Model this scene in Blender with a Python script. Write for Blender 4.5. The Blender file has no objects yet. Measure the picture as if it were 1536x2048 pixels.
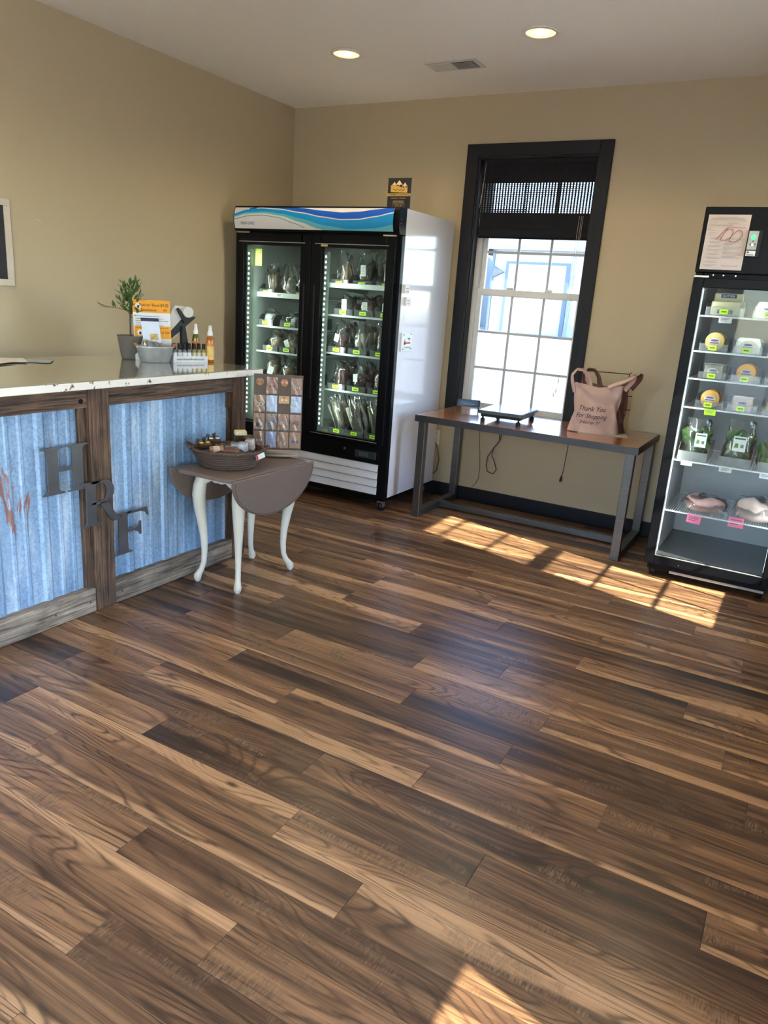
import bpy, bmesh, math, random
from mathutils import Matrix, Vector
rnd = random.Random(7)
SC = bpy.context.scene
COL = SC.collection

# ------------------------------------------------------------------ camera
cam_d = bpy.data.cameras.new('camera')
cam = bpy.data.objects.new('camera', cam_d); COL.objects.link(cam)
cam_d.sensor_fit = 'VERTICAL'; cam_d.sensor_height = 36.0
cam_d.lens = 1478.0 / 2048.0 * 36.0
cam_d.clip_start = 0.02; cam_d.clip_end = 400
RIGHT = Vector((0.8647, 0.4978, 0.0674)); UP = Vector((-0.1953, 0.2095, 0.9581)); FWD = Vector((-0.4628, 0.8416, -0.2784))
m = Matrix((RIGHT, UP, -FWD)).transposed().to_4x4(); m.translation = (0, 0, 1.5)
cam.matrix_world = m
SC.camera = cam

# ------------------------------------------------------------------ sky, sun, exposure
SC.view_settings.view_transform = 'Standard'; SC.view_settings.look = 'None'
SC.view_settings.gamma = 1.0; SC.view_settings.use_curve_mapping = False
SC.view_settings.exposure = 0.95
SUN_DIR = Vector((-1.0, 0.245, -0.752)).normalized()       # direction the light travels
SKY_STRENGTH = 1.6
SUN_STRENGTH = 21.0
world = bpy.data.worlds.new('sky'); SC.world = world; world.use_nodes = True
wn = world.node_tree.nodes; wl = world.node_tree.links
bg = wn['Background']
sky = wn.new('ShaderNodeTexSky'); sky.sky_type = 'NISHITA'; sky.sun_disc = False
sky.sun_elevation = math.radians(36); sky.sun_rotation = math.atan2(1.0, -0.245)
sky.altitude = 1200; sky.air_density = 1.0; sky.dust_density = 0.6; sky.ozone_density = 1.4
wl.new(sky.outputs[0], bg.inputs[0]); bg.inputs[1].default_value = SKY_STRENGTH
sd = bpy.data.lights.new('sun', 'SUN'); sd.energy = SUN_STRENGTH; sd.angle = math.radians(0.53); sd.color = (1.0, 0.87, 0.64)
sun = bpy.data.objects.new('sun', sd); COL.objects.link(sun)
sun.rotation_euler = SUN_DIR.to_track_quat('-Z', 'Y').to_euler(); sun.location = (20, -6, 18)
cy = SC.cycles
cy.use_denoising = True
cy.max_bounces = 7; cy.diffuse_bounces = 4; cy.glossy_bounces = 3; cy.transmission_bounces = 4; cy.transparent_max_bounces = 16
cy.use_adaptive_sampling = True; cy.adaptive_threshold = 0.15; cy.adaptive_min_samples = 16
cy.sample_clamp_indirect = 6.0; cy.caustics_reflective = False; cy.caustics_refractive = False

# ------------------------------------------------------------------ helpers
MATS = {}
def nodes_of(name):
    mt = bpy.data.materials.new(name); mt.use_nodes = True
    nt = mt.node_tree; b = nt.nodes['Principled BSDF']
    return mt, nt, nt.nodes, nt.links, b
def rgba(c): return (c[0], c[1], c[2], 1.0)
def srgb(r, g, b):
    f = lambda v: (v/255/12.92) if v/255 <= .04045 else ((v/255+.055)/1.055)**2.4
    return (f(r), f(g), f(b))
def pm(name, col, rough=.5, metal=0.0, var=.12, vs=14.0, bump=0.0, bs=60.0, spec=.5, coat=0.0, stretch=(1,1,1), emit=None, es=0.0):
    """principled material whose colour and relief vary with object-space noise"""
    if name in MATS: return MATS[name]
    mt, nt, N, L, b = nodes_of(name)
    tc = N.new('ShaderNodeTexCoord'); mp = N.new('ShaderNodeMapping'); mp.inputs['Scale'].default_value = stretch
    L.new(tc.outputs['Object'], mp.inputs[0])
    no = N.new('ShaderNodeTexNoise'); no.inputs['Scale'].default_value = vs; no.inputs['Detail'].default_value = 4
    L.new(mp.outputs[0], no.inputs['Vector'])
    mx = N.new('ShaderNodeMix'); mx.data_type = 'RGBA'
    mx.inputs['A'].default_value = rgba([c*(1-var) for c in col]); mx.inputs['B'].default_value = rgba([min(1, c*(1+var)) for c in col])
    L.new(no.outputs['Fac'], mx.inputs['Factor']); L.new(mx.outputs['Result'], b.inputs['Base Color'])
    b.inputs['Roughness'].default_value = rough; b.inputs['Metallic'].default_value = metal
    b.inputs['Specular IOR Level'].default_value = spec; b.inputs['Coat Weight'].default_value = coat; b.inputs['Coat Roughness'].default_value = .08
    if bump > 0:
        n2 = N.new('ShaderNodeTexNoise'); n2.inputs['Scale'].default_value = bs; n2.inputs['Detail'].default_value = 3
        L.new(mp.outputs[0], n2.inputs['Vector'])
        bp = N.new('ShaderNodeBump'); bp.inputs['Strength'].default_value = bump; bp.inputs['Distance'].default_value = .004
        L.new(n2.outputs['Fac'], bp.inputs['Height']); L.new(bp.outputs[0], b.inputs['Normal'])
    if emit: b.inputs['Emission Color'].default_value = rgba(emit); b.inputs['Emission Strength'].default_value = es
    MATS[name] = mt; return mt
def glassy(name, tint=(1,1,1), haze=0.0, hazecol=(.9,.9,.9), refl=1.0, rough=.02):
    """clear sheet: transparent with Fresnel gloss, optionally a little milky"""
    if name in MATS: return MATS[name]
    mt, nt, N, L, b = nodes_of(name); N.remove(b); out = N['Material Output']
    tr = N.new('ShaderNodeBsdfTransparent'); tr.inputs[0].default_value = rgba(tint)
    gl = N.new('ShaderNodeBsdfGlossy'); gl.inputs['Roughness'].default_value = rough
    fr = N.new('ShaderNodeFresnel'); fr.inputs[0].default_value = 1.45
    mu = N.new('ShaderNodeMath'); mu.operation = 'MULTIPLY'; mu.inputs[1].default_value = refl; L.new(fr.outputs[0], mu.inputs[0])
    base = tr
    if haze > 0:
        df = N.new('ShaderNodeBsdfDiffuse'); df.inputs[0].default_value = rgba(hazecol)
        tl = N.new('ShaderNodeBsdfTranslucent'); tl.inputs[0].default_value = rgba(hazecol)
        ad = N.new('ShaderNodeMixShader'); ad.inputs[0].default_value = .5; L.new(df.outputs[0], ad.inputs[1]); L.new(tl.outputs[0], ad.inputs[2])
        mh = N.new('ShaderNodeMixShader')
        no = N.new('ShaderNodeTexNoise'); no.inputs['Scale'].default_value = 18; tc = N.new('ShaderNodeTexCoord'); L.new(tc.outputs['Object'], no.inputs['Vector'])
        mr = N.new('ShaderNodeMapRange'); mr.inputs['To Min'].default_value = haze*.6; mr.inputs['To Max'].default_value = min(1, haze*1.4); L.new(no.outputs['Fac'], mr.inputs['Value'])
        L.new(mr.outputs[0], mh.inputs[0]); L.new(tr.outputs[0], mh.inputs[1]); L.new(ad.outputs[0], mh.inputs[2]); base = mh
    mx = N.new('ShaderNodeMixShader'); L.new(mu.outputs[0], mx.inputs[0]); L.new(base.outputs[0], mx.inputs[1]); L.new(gl.outputs[0], mx.inputs[2])
    L.new(mx.outputs[0], out.inputs['Surface']); MATS[name] = mt; return mt

class MB:
    """collects shapes into one mesh"""
    def __init__(s): s.v = []; s.f = []; s.smooth = []
    def add(s, vs, fs, sm=False):
        o = len(s.v); s.v += [tuple(p) for p in vs]
        for f in fs: s.f.append(tuple(i+o for i in f)); s.smooth.append(sm)
        return s
    def box(s, x0, x1, y0, y1, z0, z1, M=None):
        p = [(x0,y0,z0),(x1,y0,z0),(x1,y1,z0),(x0,y1,z0),(x0,y0,z1),(x1,y0,z1),(x1,y1,z1),(x0,y1,z1)]
        if M: p = [tuple(M @ Vector(q)) for q in p]
        return s.add(p, [(3,2,1,0),(4,5,6,7),(0,1,5,4),(1,2,6,5),(2,3,7,6),(3,0,4,7)])
    def cbox(s, c, d, M=None):
        return s.box(c[0]-d[0]/2, c[0]+d[0]/2, c[1]-d[1]/2, c[1]+d[1]/2, c[2]-d[2]/2, c[2]+d[2]/2, M)
    def prism(s, poly, h, O=(0,0,0), U=(1,0,0), V=(0,1,0)):
        """2-D outline extruded by h along U x V"""
        O, U, V = Vector(O), Vector(U), Vector(V); W = U.cross(V).normalized()
        n = len(poly)
        a = [O+U*p[0]+V*p[1] for p in poly]; b_ = [q+W*h for q in a]
        fs = [tuple(range(n-1, -1, -1)), tuple(range(n, 2*n))] + [(i, (i+1) % n, n+(i+1) % n, n+i) for i in range(n)]
        return s.add(a+b_, fs)
    def tube(s, pts, r, n=8, close=False, caps=True):
        pts = [Vector(p) for p in pts]; rs = r if isinstance(r, (list, tuple)) else [r]*len(pts)
        vs = []; up = None
        for i, p in enumerate(pts):
            a = pts[i-1] if i else (pts[-1] if close else p); b_ = pts[i+1] if i+1 < len(pts) else (pts[0] if close else p)
            t = (b_-a); t = t.normalized() if t.length > 1e-9 else Vector((0,0,1))
            if up is None: up = Vector((0,0,1)) if abs(t.z) < .9 else Vector((1,0,0))
            x = t.cross(up); x = x.normalized() if x.length > 1e-6 else t.orthogonal().normalized()
            y = x.cross(t).normalized(); up = y
            for k in range(n):
                an = 2*math.pi*k/n; vs.append(p + (x*math.cos(an)+y*math.sin(an))*rs[i])
        m_ = len(pts); fs = []
        for i in range(m_ if close else m_-1):
            j = (i+1) % m_
            for k in range(n): fs.append((i*n+k, i*n+(k+1) % n, j*n+(k+1) % n, j*n+k))
        s.add(vs, fs, True)
        if caps and not close:
            o = len(s.v)-len(vs); s.f.append(tuple(o+k for k in range(n-1, -1, -1))); s.smooth.append(False)
            s.f.append(tuple(o+(m_-1)*n+k for k in range(n))); s.smooth.append(False)
        return s
    def lathe(s, prof, n=20, c=(0,0,0), sx=1.0, sy=1.0, caps=True, sm=True):
        vs = []; fs = []
        for r, z in prof:
            for k in range(n):
                an = 2*math.pi*k/n; vs.append((c[0]+r*math.cos(an)*sx, c[1]+r*math.sin(an)*sy, c[2]+z))
        for i in range(len(prof)-1):
            for k in range(n): fs.append((i*n+k, i*n+(k+1) % n, (i+1)*n+(k+1) % n, (i+1)*n+k))
        s.add(vs, fs, sm)
        if caps:
            o = len(s.v)-len(vs); s.f.append(tuple(o+k for k in range(n-1, -1, -1))); s.smooth.append(False)
            s.f.append(tuple(o+(len(prof)-1)*n+k for k in range(n))); s.smooth.append(False)
        return s
    def grid(s, fn, nu, nv, sm=True, close_u=False):
        vs = [fn(i/nu, j/nv) for j in range(nv+1) for i in range(nu+1)]
        fs = [(j*(nu+1)+i, j*(nu+1)+i+1, (j+1)*(nu+1)+i+1, (j+1)*(nu+1)+i) for j in range(nv) for i in range(nu)]
        return s.add(vs, fs, sm)
    def sphere(s, c, r, n=10, m_=6):
        r = r if isinstance(r, (list, tuple)) else (r, r, r)
        vs = [(c[0], c[1], c[2]-r[2])]
        for j in range(1, m_):
            t = -math.pi/2+math.pi*j/m_
            for k in range(n): vs.append((c[0]+r[0]*math.cos(t)*math.cos(2*math.pi*k/n), c[1]+r[1]*math.cos(t)*math.sin(2*math.pi*k/n), c[2]+r[2]*math.sin(t)))
        vs.append((c[0], c[1], c[2]+r[2])); fs = []
        for k in range(n): fs.append((0, 1+(k+1) % n, 1+k)); fs.append((len(vs)-1, 1+(m_-2)*n+k, 1+(m_-2)*n+(k+1) % n))
        for j in range(m_-2):
            for k in range(n): fs.append((1+j*n+k, 1+j*n+(k+1) % n, 1+(j+1)*n+(k+1) % n, 1+(j+1)*n+k))
        return s.add(vs, fs, True)
    def text(s, body, size, O, U, V, depth=.0006, shear=0.0, align='CENTER', spacing=1.0, width=None):
        """lettering laid on the plane O,U,V (U right, V up)"""
        cu = bpy.data.curves.new('t', 'FONT'); cu.body = body; cu.size = size; cu.align_x = align; cu.shear = shear; cu.space_character = spacing
        cu.resolution_u = 3; cu.extrude = depth/2; cu.fill_mode = 'BOTH'
        ob = bpy.data.objects.new('t', cu); COL.objects.link(ob)
        dg = bpy.context.evaluated_depsgraph_get(); me = bpy.data.meshes.new_from_object(ob.evaluated_get(dg))
        O, U, V = Vector(O), Vector(U).normalized(), Vector(V).normalized(); W = U.cross(V)
        k = 1.0
        if width:
            xs = [v.co.x for v in me.vertices]; k = width/max(1e-6, max(xs)-min(xs))
        vs = [O+U*(v.co.x*k)+V*v.co.y+W*(v.co.z+depth/2) for v in me.vertices]
        s.add(vs, [tuple(p.vertices) for p in me.polygons])
        bpy.data.objects.remove(ob); bpy.data.curves.remove(cu); bpy.data.meshes.remove(me)
        return s
    def mesh(s, name, off=(0,0,0)):
        me = bpy.data.meshes.new(name)
        me.from_pydata([(p[0]-off[0], p[1]-off[1], p[2]-off[2]) for p in s.v], [], s.f)
        me.polygons.foreach_set('use_smooth', s.smooth); me.update()
        return me

def link(name, me, mt, parent=None):
    o = bpy.data.objects.new(name, me); COL.objects.link(o)
    if mt and not me.materials: me.materials.append(mt)
    if parent: o.parent = parent
    return o
def bev(o, w, seg=2):
    b = o.modifiers.new('edge', 'BEVEL'); b.width = w; b.segments = seg; b.limit_method = 'ANGLE'; b.angle_limit = math.radians(35); b.harden_normals = False
    return o
def tag(o, label, cat, group=None, kind=None):
    o['label'] = label; o['category'] = cat
    if group: o['group'] = group
    if kind: o['kind'] = kind
    return o
def thing(name, label, cat, loc=(0,0,0), rz=0.0, group=None):
    o = bpy.data.objects.new(name, None); COL.objects.link(o); o.location = loc; o.rotation_euler = (0,0,rz); o.empty_display_size = .05
    return tag(o, label, cat, group)
def wloc(p):
    """world position of a parent chain whose members are not rotated"""
    v = Vector((0,0,0))
    while p: v += p.location; p = p.parent
    return v
def part(name, mb, mt, parent, world=True, bw=0, label=None, seg=2):
    off = wloc(parent) if (world and parent) else (0,0,0)
    o = link(name, mb.mesh(name, off), mt, parent)
    if bw: bev(o, bw, seg)
    if label: o['label'] = label
    return o
def single(name, mb, mt, label, cat, group=None, bw=0, loc=(0,0,0), rz=0.0):
    """a thing that is one mesh; vertices given relative to loc"""
    o = link(name, mb.mesh(name), mt); o.location = loc; o.rotation_euler = (0,0,rz)
    if bw: bev(o, bw)
    return tag(o, label, cat, group)
def struct(name, mb, mt, parent=None, bw=0):
    o = link(name, mb.mesh(name, wloc(parent) if parent else (0,0,0)), mt, parent)
    if not parent: o['kind'] = 'structure'
    if bw: bev(o, bw)
    return o
def dup(root, loc=None, rz=None, label=None, group=None):
    r = root.copy(); COL.objects.link(r)
    if loc is not None: r.location = loc
    if rz is not None: r.rotation_euler = (0,0,rz)
    if label: r['label'] = label
    if group: r['group'] = group
    for ch in list(root.children):
        c = ch.copy(); COL.objects.link(c); c.parent = r
        for g in list(ch.children):
            d = g.copy(); COL.objects.link(d); d.parent = c
    return r
# ------------------------------------------------------------------ surface materials
def wall_mat():
    mt, nt, N, L, b = nodes_of('painted_drywall')
    tc = N.new('ShaderNodeTexCoord')
    no = N.new('ShaderNodeTexNoise'); no.inputs['Scale'].default_value = 1.3; no.inputs['Detail'].default_value = 2; L.new(tc.outputs['Object'], no.inputs['Vector'])
    mx = N.new('ShaderNodeMix'); mx.data_type = 'RGBA'; mx.inputs['A'].default_value = rgba((.49,.402,.262)); mx.inputs['B'].default_value = rgba((.52,.427,.280))
    L.new(no.outputs['Fac'], mx.inputs['Factor']); L.new(mx.outputs['Result'], b.inputs['Base Color'])
    n2 = N.new('ShaderNodeTexNoise'); n2.inputs['Scale'].default_value = 160; n2.inputs['Detail'].default_value = 2; L.new(tc.outputs['Object'], n2.inputs['Vector'])
    bp = N.new('ShaderNodeBump'); bp.inputs['Strength'].default_value = .12; bp.inputs['Distance'].default_value = .002; L.new(n2.outputs['Fac'], bp.inputs['Height']); L.new(bp.outputs[0], b.inputs['Normal'])
    b.inputs['Roughness'].default_value = .42; b.inputs['Specular IOR Level'].default_value = .35
    return mt
M_WALL = wall_mat()
M_CEIL = pm('ceiling_paint', (.88,.85,.79), .9, var=.03, vs=40, bump=.25, bs=180)
M_DARKTRIM = pm('dark_stained_trim', (.011,.012,.016), .5, spec=.25, var=.5, vs=6, stretch=(6,6,.6), bump=.15, bs=40)
M_VINYL = pm('white_vinyl', (.72,.72,.70), .35, var=.03)
M_BLACK = pm('black_powder_coat', (.005,.0055,.0075), .36, var=.1, spec=.12)
M_BLACKSAT = pm('black_plastic', (.010,.010,.012), .45, var=.1, spec=.3)
M_WHITE = pm('white_enamel', (.72,.74,.79), .13, var=.02, coat=.2)
M_CHROME = pm('chrome', (.6,.6,.6), .2, 1.0, var=.05)
M_PANE = glassy('window_glass', (.95,.98,1.0), refl=.8)
M_PANEDIM = glassy('view_dimming_glass', (.68,.71,.74), refl=.8)  # grey tint added to dim the bright outdoors through the back window
M_BINPL = glassy('clear_bin_plastic', (.97,.98,.98), haze=.16, hazecol=(.85,.88,.88), rough=.15)
M_FILM = glassy('clear_film', (.97,.98,.98), haze=.05, hazecol=(.9,.9,.9), refl=2.6, rough=.12)
M_DOORGL = glassy('cooler_door_glass', (.93,.96,.95), refl=.35, rough=.02)
M_STEEL = pm('brushed_steel', (.14,.137,.134), .38, .85, var=.25, vs=8, stretch=(1,1,12), bump=.05, bs=120)
M_LIME = pm('lime_label', srgb(190,235,40), .55, var=.04)
M_PAPER = pm('white_paper', (.78,.76,.72), .7, var=.03)
M_INK = pm('dark_ink', (.03,.03,.035), .6, var=.05)

def plank_mat():
    mt, nt, N, L, b = nodes_of('vinyl_plank_wood')
    def math_(op, a=None, b_=None, c=None, clamp=False):
        n = N.new('ShaderNodeMath'); n.operation = op; n.use_clamp = clamp
        for i, q in enumerate((a, b_, c)):
            if q is None: continue
            if isinstance(q, (int, float)): n.inputs[i].default_value = q
            else: L.new(q, n.inputs[i])
        return n.outputs[0]
    def ramp(fac, stops):
        r = N.new('ShaderNodeValToRGB'); L.new(fac, r.inputs[0]); e = r.color_ramp.elements
        while len(e) < len(stops): e.new(.5)
        for q, (p, c) in zip(e, stops): q.position = p; q.color = rgba(c) if isinstance(c, tuple) else (c, c, c, 1)
        return r.outputs[0]
    def mix(f, a, b_, mode='MIX'):
        n = N.new('ShaderNodeMix'); n.data_type = 'RGBA'; n.blend_type = mode
        for key, q in (('Factor', f), ('A', a), ('B', b_)):
            if isinstance(q, (int, float)): n.inputs[key].default_value = q
            elif isinstance(q, tuple): n.inputs[key].default_value = rgba(q)
            else: L.new(q, n.inputs[key])
        return n.outputs['Result']
    tc = N.new('ShaderNodeTexCoord'); oi = N.new('ShaderNodeObjectInfo'); rn = oi.outputs['Random']
    sp = N.new('ShaderNodeSeparateXYZ'); L.new(tc.outputs['Object'], sp.inputs[0])
    x, y = sp.outputs[0], sp.outputs[1]
    seed = math_('MULTIPLY', rn, 91.0)
    r2 = math_('FRACT', math_('MULTIPLY', rn, 17.31)); r3 = math_('FRACT', math_('MULTIPLY', rn, 53.77)); r4 = math_('FRACT', math_('MULTIPLY', rn, 131.9))
    def noise(sx, sy, scale=1.0, detail=3, dist=0.0, rough=.5, dz=0.0):
        cb = N.new('ShaderNodeCombineXYZ'); L.new(math_('MULTIPLY', x, sx), cb.inputs[0]); L.new(math_('MULTIPLY', y, sy), cb.inputs[1]); L.new(math_('ADD', seed, dz), cb.inputs[2])
        n = N.new('ShaderNodeTexNoise'); n.inputs['Scale'].default_value = scale; n.inputs['Detail'].default_value = detail; n.inputs['Distortion'].default_value = dist; n.inputs['Roughness'].default_value = rough
        L.new(cb.outputs[0], n.inputs['Vector']); return n.outputs['Fac']
    # growth rings: contour lines of a smooth stretched field, gently wavy
    field = noise(.72, 5.4, 1.0, 1.5, .45, .42)
    tone = noise(.80, 16, 1.0, 4, .8, .60, 11)
    fine = noise(2.2, 260, 1.0, 2, .1, .65, 3)
    blot = noise(3.4, 10, 1.0, 3, 1.0, .6, 23)
    rings = math_('SINE', math_('ADD', math_('MULTIPLY', field, 170.0), math_('MULTIPLY', blot, 7.0)))
    ringd = math_('POWER', math_('MULTIPLY_ADD', rings, .5, .5), 4.0)
    base = math_('ADD', math_('MULTIPLY_ADD', r2, .15, -.02), math_('ADD', math_('MULTIPLY', tone, .80), math_('MULTIPLY', blot, .14)))
    col = ramp(base, [(.32, srgb(44,33,27)), (.41, srgb(74,54,41)), (.52, srgb(108,81,59)), (.64, srgb(142,108,78)), (.76, srgb(178,141,102)), (.9, srgb(192,158,120))])
    pores = ramp(fine, [(.30, 1.0), (.44, 0.0)])
    col = mix(math_('MULTIPLY', pores, .55), col, srgb(46,34,28))
    # light sapwood along one side of some planks, its border wandering with the grain
    edge = math_('ADD', math_('MULTIPLY', y, math_('SUBTRACT', math_('MULTIPLY', math_('GREATER_THAN', r3, .5), 2.0), 1.0)), math_('MULTIPLY', math_('SUBTRACT', field, .5), .16))
    sap = ramp(math_('SUBTRACT', edge, math_('MULTIPLY_ADD', r4, .075, .004)), [(.0, 0.0), (.007, 1.0)])
    sap = math_('MULTIPLY', sap, math_('GREATER_THAN', r2, .40))
    col = mix(math_('MULTIPLY', sap, .70), col, srgb(186,148,110))
    # ring lines
    rmask = math_('MULTIPLY', ringd, ramp(blot, [(.36, .10), (.60, .95)]))
    col = mix(math_('MULTIPLY', rmask, .78), col, srgb(40,29,25))
    col = mix(.35, col, ramp(fine, [(.3, .30), (.7, .92)]), 'OVERLAY')
    # scraped saw marks across the grain on some planks
    saw = noise(230, 34, 1.0, 2, .8, .65, 57); sawm = math_('MULTIPLY', ramp(math_('SUBTRACT', 1.0, blot), [(.54, 0.0), (.68, 1.0)]), math_('GREATER_THAN', r4, .5))
    col = mix(math_('MULTIPLY', sawm, .62), col, ramp(saw, [(.38, srgb(50,39,33)), (.66, srgb(158,126,94))]))
    # knots
    cb = N.new('ShaderNodeCombineXYZ'); L.new(math_('MULTIPLY', x, .9), cb.inputs[0]); L.new(math_('MULTIPLY', y, 2.0), cb.inputs[1]); L.new(seed, cb.inputs[2])
    vo = N.new('ShaderNodeTexVoronoi'); vo.inputs['Scale'].default_value = 2.4; L.new(cb.outputs[0], vo.inputs['Vector'])
    kn = ramp(vo.outputs['Distance'], [(.022, 1.0), (.07, 0.0)])
    col = mix(math_('MULTIPLY', kn, .8), col, srgb(34,26,23))
    hs = N.new('ShaderNodeHueSaturation'); hs.inputs['Saturation'].default_value = 1.0; hs.inputs['Value'].default_value = FLOOR_VALUE; L.new(col, hs.inputs['Color'])
    L.new(hs.outputs[0], b.inputs['Base Color'])
    rr = N.new('ShaderNodeMapRange'); rr.inputs['To Min'].default_value = .24; rr.inputs['To Max'].default_value = .40; L.new(fine, rr.inputs['Value']); L.new(rr.outputs[0], b.inputs['Roughness'])
    b.inputs['Specular IOR Level'].default_value = .5
    bp = N.new('ShaderNodeBump'); bp.inputs['Strength'].default_value = .14; bp.inputs['Distance'].default_value = .0015; L.new(fine, bp.inputs['Height']); L.new(bp.outputs[0], b.inputs['Normal'])
    return mt
FLOOR_VALUE = 1.1
M_PLANK = plank_mat()

def barn_mat(name, dark, light, grey=.35):
    """weathered board, grain along object x or y or z by stretch"""
    def make(axis):
        key = name+axis
        if key in MATS: return MATS[key]
        mt, nt, N, L, b = nodes_of(key)
        tc = N.new('ShaderNodeTexCoord'); mp = N.new('ShaderNodeMapping')
        st = {'x': (2.2, 55, 55), 'y': (55, 2.2, 55), 'z': (55, 55, 2.2)}[axis]; mp.inputs['Scale'].default_value = st
        L.new(tc.outputs['Object'], mp.inputs[0])
        n1 = N.new('ShaderNodeTexNoise'); n1.inputs['Scale'].default_value = 1.6; n1.inputs['Detail'].default_value = 7; n1.inputs['Roughness'].default_value = .62; n1.inputs['Distortion'].default_value = .8; L.new(mp.outputs[0], n1.inputs['Vector'])
        n2 = N.new('ShaderNodeTexNoise'); n2.inputs['Scale'].default_value = 7; n2.inputs['Detail'].default_value = 3; L.new(tc.outputs['Object'], n2.inputs['Vector'])
        cr = N.new('ShaderNodeValToRGB'); e = cr.color_ramp.elements; e[0].position = .36; e[0].color = rgba(dark); e[1].position = .66; e[1].color = rgba(light); L.new(n1.outputs['Fac'], cr.inputs[0])
        c2 = N.new('ShaderNodeValToRGB'); e = c2.color_ramp.elements; e[0].position = .35; e[0].color = (.35,.35,.35,1); e[1].position = .65; e[1].color = (1,1,1,1); L.new(n2.outputs['Fac'], c2.inputs[0])
        mx = N.new('ShaderNodeMix'); mx.data_type = 'RGBA'; mx.blend_type = 'MULTIPLY'; mx.inputs['Factor'].default_value = .7; L.new(cr.outputs[0], mx.inputs['A']); L.new(c2.outputs[0], mx.inputs['B'])
        L.new(mx.outputs['Result'], b.inputs['Base Color']); b.inputs['Roughness'].default_value = .75
        bp = N.new('ShaderNodeBump'); bp.inputs['Strength'].default_value = .5; bp.inputs['Distance'].default_value = .003; L.new(n1.outputs['Fac'], bp.inputs['Height']); L.new(bp.outputs[0], b.inputs['Normal'])
        MATS[key] = mt; return mt
    return make
BARN_DARK = barn_mat('barn_wood_brown', srgb(42,30,24), srgb(134,106,84))
BARN_GREY = barn_mat('barn_wood_grey', srgb(88,74,64), srgb(188,170,150))

def galv_mat():
    mt, nt, N, L, b = nodes_of('galvanised_sheet')
    tc = N.new('ShaderNodeTexCoord')
    n1 = N.new('ShaderNodeTexNoise'); n1.inputs['Scale'].default_value = 90; n1.inputs['Detail'].default_value = 3; L.new(tc.outputs['Object'], n1.inputs['Vector'])
    mp = N.new('ShaderNodeMapping'); mp.inputs['Scale'].default_value = (5, 9, 1.3); L.new(tc.outputs['Object'], mp.inputs[0])
    n2 = N.new('ShaderNodeTexNoise'); n2.inputs['Scale'].default_value = 1.2; n2.inputs['Detail'].default_value = 5; n2.inputs['Distortion'].default_value = .4; L.new(mp.outputs[0], n2.inputs['Vector'])
    cr = N.new('ShaderNodeValToRGB'); e = cr.color_ramp.elements; e[0].position = .30; e[0].color = rgba(srgb(112,142,172)); e[1].position = .75; e[1].color = rgba(srgb(196,215,232)); e2 = e.new(.55); e2.color = rgba(srgb(142,172,204)); L.new(n2.outputs['Fac'], cr.inputs[0])  # blue of the reflected sky put into the sheet's base colours
    mx = N.new('ShaderNodeMix'); mx.data_type = 'RGBA'; mx.blend_type = 'OVERLAY'; mx.inputs['Factor'].default_value = .55; L.new(cr.outputs[0], mx.inputs['A']); L.new(n1.outputs['Fac'], mx.inputs['B'])
    # rust stains, runs and spots with a shape of their own
    mp3 = N.new('ShaderNodeMapping'); mp3.inputs['Scale'].default_value = (4, 11, 2.6); mp3.inputs['Location'].default_value = (0, 2.3, 4.15); L.new(tc.outputs['Object'], mp3.inputs[0])
    n3 = N.new('ShaderNodeTexNoise'); n3.inputs['Scale'].default_value = 1.0; n3.inputs['Detail'].default_value = 7; n3.inputs['Roughness'].default_value = .62; n3.inputs['Distortion'].default_value = .9; L.new(mp3.outputs[0], n3.inputs['Vector'])
    r3 = N.new('ShaderNodeValToRGB'); e = r3.color_ramp.elements; e[0].position = .625; e[0].color = (0,0,0,1); e[1].position = .66; e[1].color = (1,1,1,1); L.new(n3.outputs['Fac'], r3.inputs[0])
    m3 = N.new('ShaderNodeMix'); m3.data_type = 'RGBA'; m3.inputs['B'].default_value = rgba((.24,.075,.018)); L.new(mx.outputs['Result'], m3.inputs['A'])
    vd = N.new('ShaderNodeVectorMath'); vd.operation = 'DISTANCE'; ms_ = N.new('ShaderNodeMapping'); ms_.inputs['Scale'].default_value = (0, 1.0, .42); L.new(tc.outputs['Object'], ms_.inputs[0]); L.new(ms_.outputs[0], vd.inputs[0]); vd.inputs[1].default_value = (0, -.205, .26)
    rm = N.new('ShaderNodeMapRange'); rm.inputs['From Min'].default_value = .16; rm.inputs['From Max'].default_value = .04; rm.inputs['To Min'].default_value = -.10; rm.inputs['To Max'].default_value = .085; L.new(vd.outputs['Value'], rm.inputs['Value'])
    ad = N.new('ShaderNodeMath'); ad.operation = 'ADD'; L.new(n3.outputs['Fac'], ad.inputs[0]); L.new(rm.outputs[0], ad.inputs[1]); L.new(ad.outputs[0], r3.inputs[0])
    ml = N.new('ShaderNodeMath'); ml.operation = 'MULTIPLY'; ml.inputs[1].default_value = .85; L.new(r3.outputs[0], ml.inputs[0]); L.new(ml.outputs[0], m3.inputs['Factor'])
    L.new(m3.outputs['Result'], b.inputs['Base Color'])
    mm = N.new('ShaderNodeMapRange'); mm.inputs['To Min'].default_value = .25; mm.inputs['To Max'].default_value = 0.0; L.new(r3.outputs[0], mm.inputs['Value']); L.new(mm.outputs[0], b.inputs['Metallic'])
    b.inputs['Roughness'].default_value = .48
    bp = N.new('ShaderNodeBump'); bp.inputs['Strength'].default_value = .12; bp.inputs['Distance'].default_value = .002; L.new(n1.outputs['Fac'], bp.inputs['Height']); L.new(bp.outputs[0], b.inputs['Normal'])
    return mt
M_GALV = galv_mat()
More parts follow.
